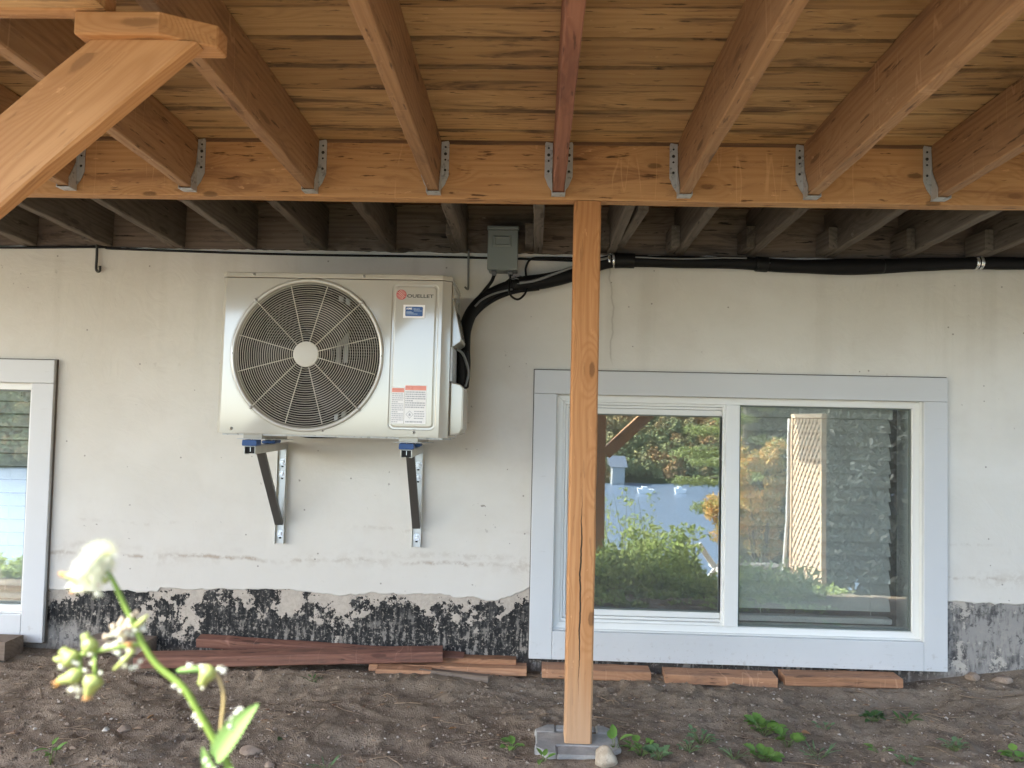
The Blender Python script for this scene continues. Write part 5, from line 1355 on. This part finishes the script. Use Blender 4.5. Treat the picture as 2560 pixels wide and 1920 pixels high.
# clasping leaves with toothed margins
def big_leaf(P0, P1, W_, nm='leaf', tw=0.3, seed=1):
    r2_ = random.Random(seed); P0 = Vector(P0); P1 = Vector(P1); ax = (P1 - P0); L_ = ax.length; ax.normalize(); side = Vector((-ax.z, 0.25, ax.x)).normalized(); nr = ax.cross(side)
    vs = []; fs = []; n_ = 26
    for i in range(n_ + 1):
        u = i / n_; w_ = W_ * (math.sin(PI * (u * .93 + .07) ** .7) ** .75) * .5
        w_ *= (1.20 if i % 2 else .84); b_ = P0 + ax * (L_ * u) + side * (.0015 * math.sin(3 * u)) + Vector((0, 0, -.002 * u * u))
        for j, h_ in ((-1, .32), (-.5, .13), (0, 0), (.5, .13), (1, .32)): vs.append(b_ + side * (w_ * j) + nr * (w_ * h_ * (1 + tw * u)))
    for i in range(n_):
        for j in range(4): fs.append((i * 5 + j, (i + 1) * 5 + j, (i + 1) * 5 + j + 1, i * 5 + j + 1))
    N_ = len(vs); vs += [v_ - nr * .0004 for v_ in vs]; fs += [tuple(N_ + q for q in reversed(f_)) for f_ in list(fs)]
    return MB().add(vs, fs, True).build(nm, M['sow_leaf'], fw)
big_leaf((-.2015, PY - .003, .8455), (-.1725, PY - .008, .8850), .0135, seed=3)
big_leaf((-.2010, PY + .003, .8440), (-.1990, PY + .006, .8620), .0090, seed=5)
big_leaf((-.1985, PY - .004, .8330), (-.2085, PY - .006, .8560), .0080, seed=7)
big_leaf((-.1945, PY - .004, .8300), (-.1880, PY - .007, .8440), .0085, seed=9)
for c in ((-.2305, PY, .8900), (-.2270, PY, .8865), (-.2165, PY, .8715), (-.2145, PY, .8685), (-.2125, PY, .8655), (-.2195, PY, .8790), (-.1905, PY - .005, .8715), (-.1880, PY - .005, .8755), (-.1855, PY - .005, .8780), (-.1915, PY - .005, .8670), (-.2065, PY - .005, .8455), (-.2045, PY - .005, .8420), (-.2005, PY - .006, .8400)): tuft(c, rg.uniform(.0022, .0032), 18, M['fluff'])

# ================================================================== what the windows reflect: yard, shore and hill behind the viewer
def lookback(px, py, depth, yg=0.04):
    """a point of the yard: lateral slope px, vertical slope py at a depth beyond the glass, folded back in front of the wall"""
    return Vector((px * (depth + 3.27), -depth + 2 * yg, 1.07 + py * (depth + 3.27)))
def foliage(name, centers, mat, n_, size, rg, parent=None, elong=1.6, kind=None):
    """leaf sized faces spread through clumps; centers: (point, radius vector)"""
    V_ = []; F_ = []
    for k in range(n_):
        c, r_ = centers[rg.randrange(len(centers))]
        d = Vector((rg.gauss(0, 1), rg.gauss(0, 1), rg.gauss(0, 1))).normalized() * (rg.random() ** .45)
        p = Vector(c) + Vector((d.x * r_[0], d.y * r_[1], d.z * r_[2]))
        n1 = Vector((rg.gauss(0, 1), rg.gauss(0, 1), rg.gauss(0, 1) + .6)).normalized(); a_ = n1.orthogonal().normalized(); a_ = Matrix.Rotation(rg.uniform(0, 6.28), 3, n1) @ a_; b_ = n1.cross(a_)
        s_ = size * rg.uniform(.6, 1.35); o_ = len(V_)
        V_ += [p - a_ * s_ * elong * .5, p + b_ * s_ * .32 + n1 * s_ * .08, p + a_ * s_ * elong * .5, p - b_ * s_ * .32 + n1 * s_ * .08]
        F_.append((o_, o_ + 1, o_ + 2, o_ + 3))
    mb = MB(); mb.v = V_; mb.f = F_; mb.sm = [False] * len(F_)
    me_ = bpy.data.meshes.new(name); L = wloc(parent) if parent is not None else Vector((0, 0, 0))
    me_.from_pydata([tuple(p - L) for p in V_], [], F_); me_.materials.append(mat)
    o_ = bpy.data.objects.new(name, me_); COL.objects.link(o_)
    if parent is not None: o_.parent = parent
    if kind: o_['kind'] = kind
    return o_
def tree_leaf(name, cols, sc, trans=.35):
    g = G(name); o = g.obj(); n1 = g.noise(o, sc, 3, .6); v_ = g.sep(g.vor(o, sc * 6, out=1))[0]
    c = g.ramp(g.math('ADD', g.math('MULTIPLY', n1, .55), g.math('MULTIPLY', v_, .45)), [(i / (len(cols) - 1) * .6 + .2, c_) for i, c_ in enumerate(cols)])
    g.done(c, .55, spec=.3); t_ = g.n('BsdfTranslucent', {0: c}); mx_ = g.n('MixShader', {0: trans, 1: g.b.outputs[0], 2: t_}); g.t.links.new(mx_, g.o.inputs[0]); return g.m
M['larch'] = tree_leaf('conifer_needles', [(0.17, .22, .08), (0.27, .32, .12), (0.38, .42, .17)], 1.5, .45)
M['orangeleaf'] = tree_leaf('autumn_leaf', [(0.24, .28, .08), (0.40, .34, .10), (0.72, .46, .17), (0.60, .36, .12)], 2.5)
M['shrubleaf'] = tree_leaf('shrub_leaf', [(0.16, .23, .07), (0.32, .40, .12), (0.50, .55, .22)], 4.0, .5)
M['bark'] = wood('tree_bark', (0.21, 0.19, 0.17), (0.12, 0.105, 0.095), (0.06, 0.05, 0.045), freq=28, stainamt=.6, bump=1.0, knots=.3)
rg = random.Random(77)
# conifer by the shore
dp = 11.0; base = lookback((1612 - 1158) / 1662, 0, dp)
ct = thing('conifer_tree', (base.x, base.y, gz(base.x, base.y)), 'feathery green conifer at the edge of the yard, seen reflected in the window', 'tree')
bz0 = ct.location.z
MB().tube([(base.x, base.y, bz0 - .3), (base.x + .05, base.y, bz0 + 3), (base.x, base.y, bz0 + 9)], [.20, .15, .03], 10).build('trunk', M['bark'], ct)
cen = []; br = MB()
for k in range(64):
    h_ = 1.5 + 7.4 * k / 64; a_ = k * 2.4; L_ = 1.95 * (1 - h_ / 10.5) * rg.uniform(.75, 1.1)
    p0 = Vector((base.x, base.y, bz0 + h_)); p1 = p0 + Vector((math.cos(a_) * L_, math.sin(a_) * L_, -.10 * L_ + .1)); br.tube([p0, (p0 + p1) / 2 + Vector((0, 0, .06)), p1], [.03, .02, .006], 5)
    for j in range(7):
        u = .25 + .8 * j / 7; q = p0.lerp(p1, u); cen.append((q, (.30, .30, .11)))
br.build('limb', M['bark'], ct)
foliage('needles', cen, M['larch'], 60000, .038, rg, ct, 2.2, 'stuff')
# autumn bush
dp = 7.6; c0 = lookback((1632 - 1158) / 1662, (898 - 1060) / 1662, dp); ab = thing('autumn_bush', (c0.x, c0.y, gz(c0.x, c0.y)), 'orange leaved autumn bush in the yard, seen reflected in the window', 'bush')
cen = []
for k in range(46):
    cen.append((c0 + Vector((rg.uniform(-.34, .34), rg.uniform(-.3, .3), rg.uniform(-.75, .72))), (.16, .16, .13)))
for k in range(12): cen.append((c0 + Vector((rg.uniform(-.62, -.3), rg.uniform(-.3, .3), rg.uniform(-.6, .0))), (.15, .15, .12)))
foliage('leaves', cen, M['orangeleaf'], 11000, .036, rg, ab, 1.7, 'stuff')
bs = MB()
for k in range(9):
    p1 = cen[k * 5][0]; bs.tube([(c0.x + rg.uniform(-.1, .1), c0.y, ab.location.z - .1), ((c0.x + p1.x) / 2, c0.y, (ab.location.z + p1.z) / 2), p1], [.022, .014, .005], 5)
bs.build('stems', M['bark'], ab)
# log lying in the yard
l0 = lookback((1588 - 1158) / 1662, (898 - 1232) / 1662, 5.6); l1 = lookback((1700 - 1158) / 1662, (898 - 1232) / 1662, 5.6)
lg = MB(); vs_ = []; n_ = 26; m_ = 28
for i in range(m_ + 1):
    p = l0.lerp(l1 + (l1 - l0) * .5, i / m_)
    for k in range(n_):
        t = 2 * PI * k / n_; r_ = .165 * (1 + .06 * mn.noise(Vector((i * .25, k * 1.3, 0))) + .05 * (1 if (k * 7 + i // 5) % 3 == 0 else -.6)); vs_.append(p + Vector((0, r_ * math.cos(t), r_ * math.sin(t))))
lg.add(vs_, [(i * n_ + k, i * n_ + (k + 1) % n_, (i + 1) * n_ + (k + 1) % n_, (i + 1) * n_ + k) for i in range(m_) for k in range(n_)] + [tuple(range(n_)), tuple(m_ * n_ + k for k in range(n_))])
tag(lg.build('fallen_log', M['bark'], org=l0), 'grey furrowed log lying below the autumn bush, seen reflected', 'log')
# two leaning poles
for (x0, y0), (x1, y1), r_, mt, lb in (((1683, 1312), (1697, 893), .016, plain('white_pole_paint', (.62, .62, .63), .5), 'slim white pole leaning upright beside the lattice, seen reflected'), ((1697, 1300), (1700, 905), .016, M['scrap'], 'slim bare wooden pole beside the white one, seen reflected')):
    a_ = lookback((x0 - 1158) / 1662, (898 - y0) / 1662, 4.3); b_ = lookback((x1 - 1158) / 1662, (898 - y1) / 1662, 4.3)
    o_ = MB().tube(spline([a_, (a_ + b_) / 2 + Vector((.02 if r_ else 0, 0, 0)), b_], 6), r_, 8).build('pole', mt, org=a_); tag(o_, lb, 'pole')
# lattice screen running out from the deck end
M['lath'] = wood('lattice_wood', (0.60, 0.46, 0.33), (0.48, 0.34, 0.23), (0.3, .2, .12), freq=60, stainamt=.2)
lt = thing('lattice_screen', (2.47, -3.0, -.6), 'diagonal wooden lattice screen at the deck end, seen reflected in the window', 'lattice')
y0, y1, z0_, z1_ = -4.15, -3.40, -.80, 1.10; xl = 2.47
ls_ = MB()
for s_, dx, ya_, yb_ in ((1, 0.0, -4.15, -3.40), (-1, .0075, -4.15, -3.40)):
    y0, y1 = ya_, yb_
    t = -4.0
    while t < 4.0:
        # line z - zc = s*(y - yc) + t clipped to the rectangle
        pts = []
        for yv in (y0, y1):
            zv = s_ * (yv + 3.8) + t + .2
            if z0_ <= zv <= z1_: pts.append((yv, zv))
        for zv in (z0_, z1_):
            yv = (zv - t - .2) / s_ - 3.8
            if y0 < yv < y1: pts.append((yv, zv))
        if len(pts) >= 2 and abs(pts[0][0] - pts[1][0]) > .05:
            (ya, za), (yb, zb) = pts[0], pts[1]; d = Vector((0, yb - ya, zb - za)).normalized(); nrm_ = Vector((0, -d.z, d.y)) * .0195
            q = [Vector((xl + dx, ya, za)) + nrm_, Vector((xl + dx, ya, za)) - nrm_, Vector((xl + dx, yb, zb)) - nrm_, Vector((xl + dx, yb, zb)) + nrm_]
            ls_.add(q + [v_ + Vector((.006, 0, 0)) for v_ in q], [(0, 1, 2, 3), (7, 6, 5, 4), (0, 4, 5, 1), (1, 5, 6, 2), (2, 6, 7, 3), (3, 7, 4, 0)])
        t += .098
tag(ls_.build('lattice_strips', M['lath'], lt), kind='stuff')
y0, y1 = -4.15, -3.40
for q in ((y0 - .04, y0, z0_ - .1, z1_ + .04), (y1, y1 + .04, z0_ - .1, z1_ + .04)): MB().box(xl - .01, xl + .03, *q).build('frame_post', M['lath'], lt)
MB().box(xl - .01, xl + .03, y0, y1, z1_ + .001, z1_ + .04).build('frame_rail', M['lath'], lt); MB().box(xl - .01, xl + .03, y0, y1, z0_ - .04, z0_ - .001).build('frame_rail', M['lath'], lt)
# white crossed-leg trestle
c0 = lookback((1548 - 1158) / 1662, (898 - 1215) / 1662, 3.9); ts = thing('white_trestle', (c0.x, c0.y, gz(c0.x, c0.y)), 'white wooden trestle with crossed legs standing among the weeds, seen reflected', 'trestle')
M['whitewood'] = plain('white_painted_wood', (.74, .75, .76), .5)
for s_, yy_ in ((1, 0.0), (-1, .03)):
    board_between('leg', M['whitewood'], c0 + Vector((-.16 * s_, yy_, .22)), c0 + Vector((.16 * s_, yy_, -.22)), .022, .05, ts, seg=3)
board_between('crossbar', M['whitewood'], c0 + Vector((0, -.25, .0)), c0 + Vector((0, .25, .0)), .02, .045, ts, seg=3)
# weed bed along the deck edge
def bush(px0, px1, pyt, dp, n_, seed, lab, leaf=.045, mat='shrubleaf'):
    rr_ = .035 if dp < 1.5 else .10
    r2_ = random.Random(seed); cc_ = lookback((px0 + px1) / 2, pyt, dp); zb = gz(cc_.x, cc_.y)
    b_ = thing('leafy_weed_clump', (cc_.x, cc_.y, zb), lab, 'weeds', 'weed clumps along the deck edge'); hw_ = abs(px1 - px0) * (dp + 3.27) / 2; cen_ = []; sb = MB()
    for k in range(26):
        x_ = cc_.x + r2_.uniform(-hw_, hw_); y_ = cc_.y + r2_.uniform(-.25, .25); top = zb + (cc_.z - zb) * r2_.uniform(.45, 1.0); sb.tube([(x_, y_, gz(x_, y_) - .02), (x_ + r2_.uniform(-.05, .05), y_, (zb + top) / 2), (x_ + r2_.uniform(-.12, .12), y_ + r2_.uniform(-.05, .05), top)], [.005, .004, .0015], 4)
        for j in range(5): cen_.append((Vector((x_ + r2_.uniform(-.08, .08), y_, zb + (top - zb) * (.15 + .85 * j / 4))), (rr_, rr_, rr_ * .7)))
    sb.build('stems', M['stalk'], b_); foliage('leaves', cen_, M[mat], n_, leaf, r2_, b_, 1.7, 'stuff')
K = 1 / 1662
for i, (a_, b_, yt, dp, n_, lf, lb) in enumerate((
    (1260, 1400, 1185, 2.65, 2600, .034, 'leafy weeds right behind the viewer, seen low in the window next to the post'),
    (1380, 1500, 1130, 3.0, 2600, .036, 'tall leafy weeds seen reflected in the middle of the sliding pane'),
    (1480, 1600, 1262, 2.7, 2400, .034, 'leafy weeds seen reflected before the white trestle'),
    (1580, 1700, 1255, 2.6, 2400, .034, 'bright weeds seen reflected below the fallen log'),
    (1690, 1800, 1265, 2.5, 2200, .034, 'weeds seen reflected at the foot of the lattice'),
    (1300, 1430, 1060, 4.6, 1300, .030, 'sparse tall weeds against the lake, seen reflected'),
    (1250, 1420, 1185, 1.75, 1800, .030, 'low weeds under the deck edge, seen reflected just above the sill next to the post'),
    (1420, 1580, 1240, 1.75, 1800, .030, 'low weeds under the deck edge, seen reflected by the window mullion'),
    (1580, 1740, 1215, 1.75, 1700, .030, 'low weeds under the deck edge, seen reflected below the lattice'),
    (1240, 1500, 1278, 1.32, 1500, .026, 'creeping weeds nearest the wall, seen reflected in the sliding pane'),
    (1500, 1780, 1280, 1.32, 1500, .026, 'creeping weeds nearest the wall, seen reflected in the fixed pane'),
    (-300, 80, 1245, 1.75, 3400, .030, 'low weeds near the wall, seen reflected at the foot of the second window'),
    (-300, 60, 1235, 3.6, 3000, .034, 'weed bed seen reflected low in the second window'))):
    bush((a_ - 1158) * K, (b_ - 1158) * K, (898 - yt) * K, dp, n_, 200 + i, lb, lf)
hd = thing('added_hedge', (4.6, -8.0, -1.4), 'added dark hedge past the deck end, dimming the reflection in the blind pane', 'hedge')
cen = [(Vector((4.6 + rg.uniform(-.3, .3), rg.uniform(-12.5, -3.5), rg.uniform(-3.2, 2.6))), (.36, .36, .36)) for k in range(560)]  # invented hedge, near black so the pane reflection stays dim
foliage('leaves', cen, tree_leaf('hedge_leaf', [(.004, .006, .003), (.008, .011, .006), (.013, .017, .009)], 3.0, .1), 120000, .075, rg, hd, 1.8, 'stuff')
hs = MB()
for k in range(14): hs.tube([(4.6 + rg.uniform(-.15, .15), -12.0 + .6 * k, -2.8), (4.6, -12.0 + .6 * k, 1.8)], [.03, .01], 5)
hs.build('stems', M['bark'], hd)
# wooded hill beyond the lake
g = G('far_foliage'); o = g.obj(); at_ = g.n('Attribute', attribute_name='tint'); n1 = g.noise(o, 1.2, 3)
c = g.mix(1.0, at_, g.comb(g.math('MULTIPLY_ADD', n1, .8, .6), g.math('MULTIPLY_ADD', n1, .8, .6), g.math('MULTIPLY_ADD', n1, .8, .6)), 'MULTIPLY')
fmat = g.done(c, .9, spec=.1)
rn = np.random.default_rng(5); V_ = []; T_ = []
pal = np.array([(.15, .16, .075), (.18, .19, .085), (.22, .20, .09), (.28, .20, .09), (.27, .165, .075), (.13, .15, .07), (.25, .22, .11)])
for k in range(4300):
    y_ = -151 - 75 * rn.random() ** 1.3; x_ = rn.uniform(-135, 75); z_ = gz(x_, y_)
    if z_ < LAKE_Z + .2: continue
    s_ = rn.uniform(1.1, 2.3) * (.65 if y_ > -156 else 1); nq = 130
    d = rn.normal(0, 1, (nq, 3)); d /= np.linalg.norm(d, axis=1)[:, None]; d[:, 2] = np.abs(d[:, 2]) * 1.25 - .25
    c_ = d * s_ * rn.uniform(.75, 1.1, (nq, 1)) * (1, 1, 1.25) + (x_, y_, z_ + s_ * .8)
    nrm_ = d + rn.normal(0, .45, (nq, 3)); nrm_ /= np.linalg.norm(nrm_, axis=1)[:, None]
    a_ = np.cross(nrm_, rn.normal(0, 1, (nq, 3))); a_ /= np.linalg.norm(a_, axis=1)[:, None]; b_ = np.cross(nrm_, a_); q = s_ * rn.uniform(.10, .20, (nq, 1))
    V_.append(np.stack([c_ - a_ * q, c_ + b_ * q * .8, c_ + a_ * q, c_ - b_ * q * .8], 1).reshape(-1, 3))
    T_.append(np.repeat(pal[rn.integers(len(pal))] * rn.uniform(.8, 1.2) * rn.uniform(.9, 1.5, (nq, 1)), 4, axis=0))
V_ = np.concatenate(V_); T_ = np.concatenate(T_); F_ = np.arange(len(V_)).reshape(-1, 4)
me = bpy.data.meshes.new('far_woods'); me.from_pydata(V_.tolist(), [], F_.tolist()); ca = me.color_attributes.new('tint', 'FLOAT_COLOR', 'POINT')
ca.data.foreach_set('color', np.concatenate([T_, np.ones((len(T_), 1))], 1).ravel()); me.materials.append(fmat)
fo = bpy.data.objects.new('far_woods', me); COL.objects.link(fo); tag(fo, 'autumn wooded hillside across the lake, seen reflected', None, None, 'stuff')
# shore houses and moored boats
for i, (px, py, w_, rc, lb) in enumerate(((1332, 996, 2.4, (.13, .15, .18), 'house with pale blue grey roof across the lake, seen reflected'),)):
    dd = 158 if i == 0 else 149; c = lookback((px - 1158) * K, (898 - py) * K, dd); zb = c.z - 2.6
    h_ = thing('lake_house', (c.x, c.y, zb), lb, 'house')
    MB().box(c.x - w_ / 2, c.x + w_ / 2, c.y - 4, c.y + 4, zb - 4, zb + 2).build('walls', plain('house_paint_%s' % ('blue' if i == 0 else 'white'), (.35, .36, .36), .7), h_)
    MB().prism([(c.y - 4.6, zb + 2.01), (c.y + 4.6, zb + 2.01), (c.y, zb + 4.2)], c.x - w_ / 2 - .5, c.x + w_ / 2 + .5, 'X').build('roof', plain('roof_metal_%s' % ('blue' if i == 0 else 'pale'), rc, .45), h_)
for i, (px, py) in enumerate(((1395, 1041), (1470, 1047))):
    dd = 138 if i < 2 else 118; x_ = (px - 1158) * K * (dd + 3.27); L_ = (1.5, 1.1, .22, .22)[i]
    b_ = MB().prism([(x_ - L_, LAKE_Z + .9), (x_ - L_ * .8, LAKE_Z - .1), (x_ + L_ * .8, LAKE_Z - .1), (x_ + L_, LAKE_Z + .75)], -dd - .7, -dd + .7, 'Y'); b_.box(x_ - L_ * .4, x_ + L_ * .2, -dd - .5, -dd + .5, LAKE_Z + .8, LAKE_Z + 1.2)
    tag(b_.build('moored_boat', M['whitewood'], org=(x_, -dd, LAKE_Z)), ('white boat moored by the far boathouse, seen reflected', 'white boat by the far shore behind the conifer branch', 'small white boat out on the lake, seen reflected', 'tiny white boat nearest the conifer, seen reflected')[i], 'boat')
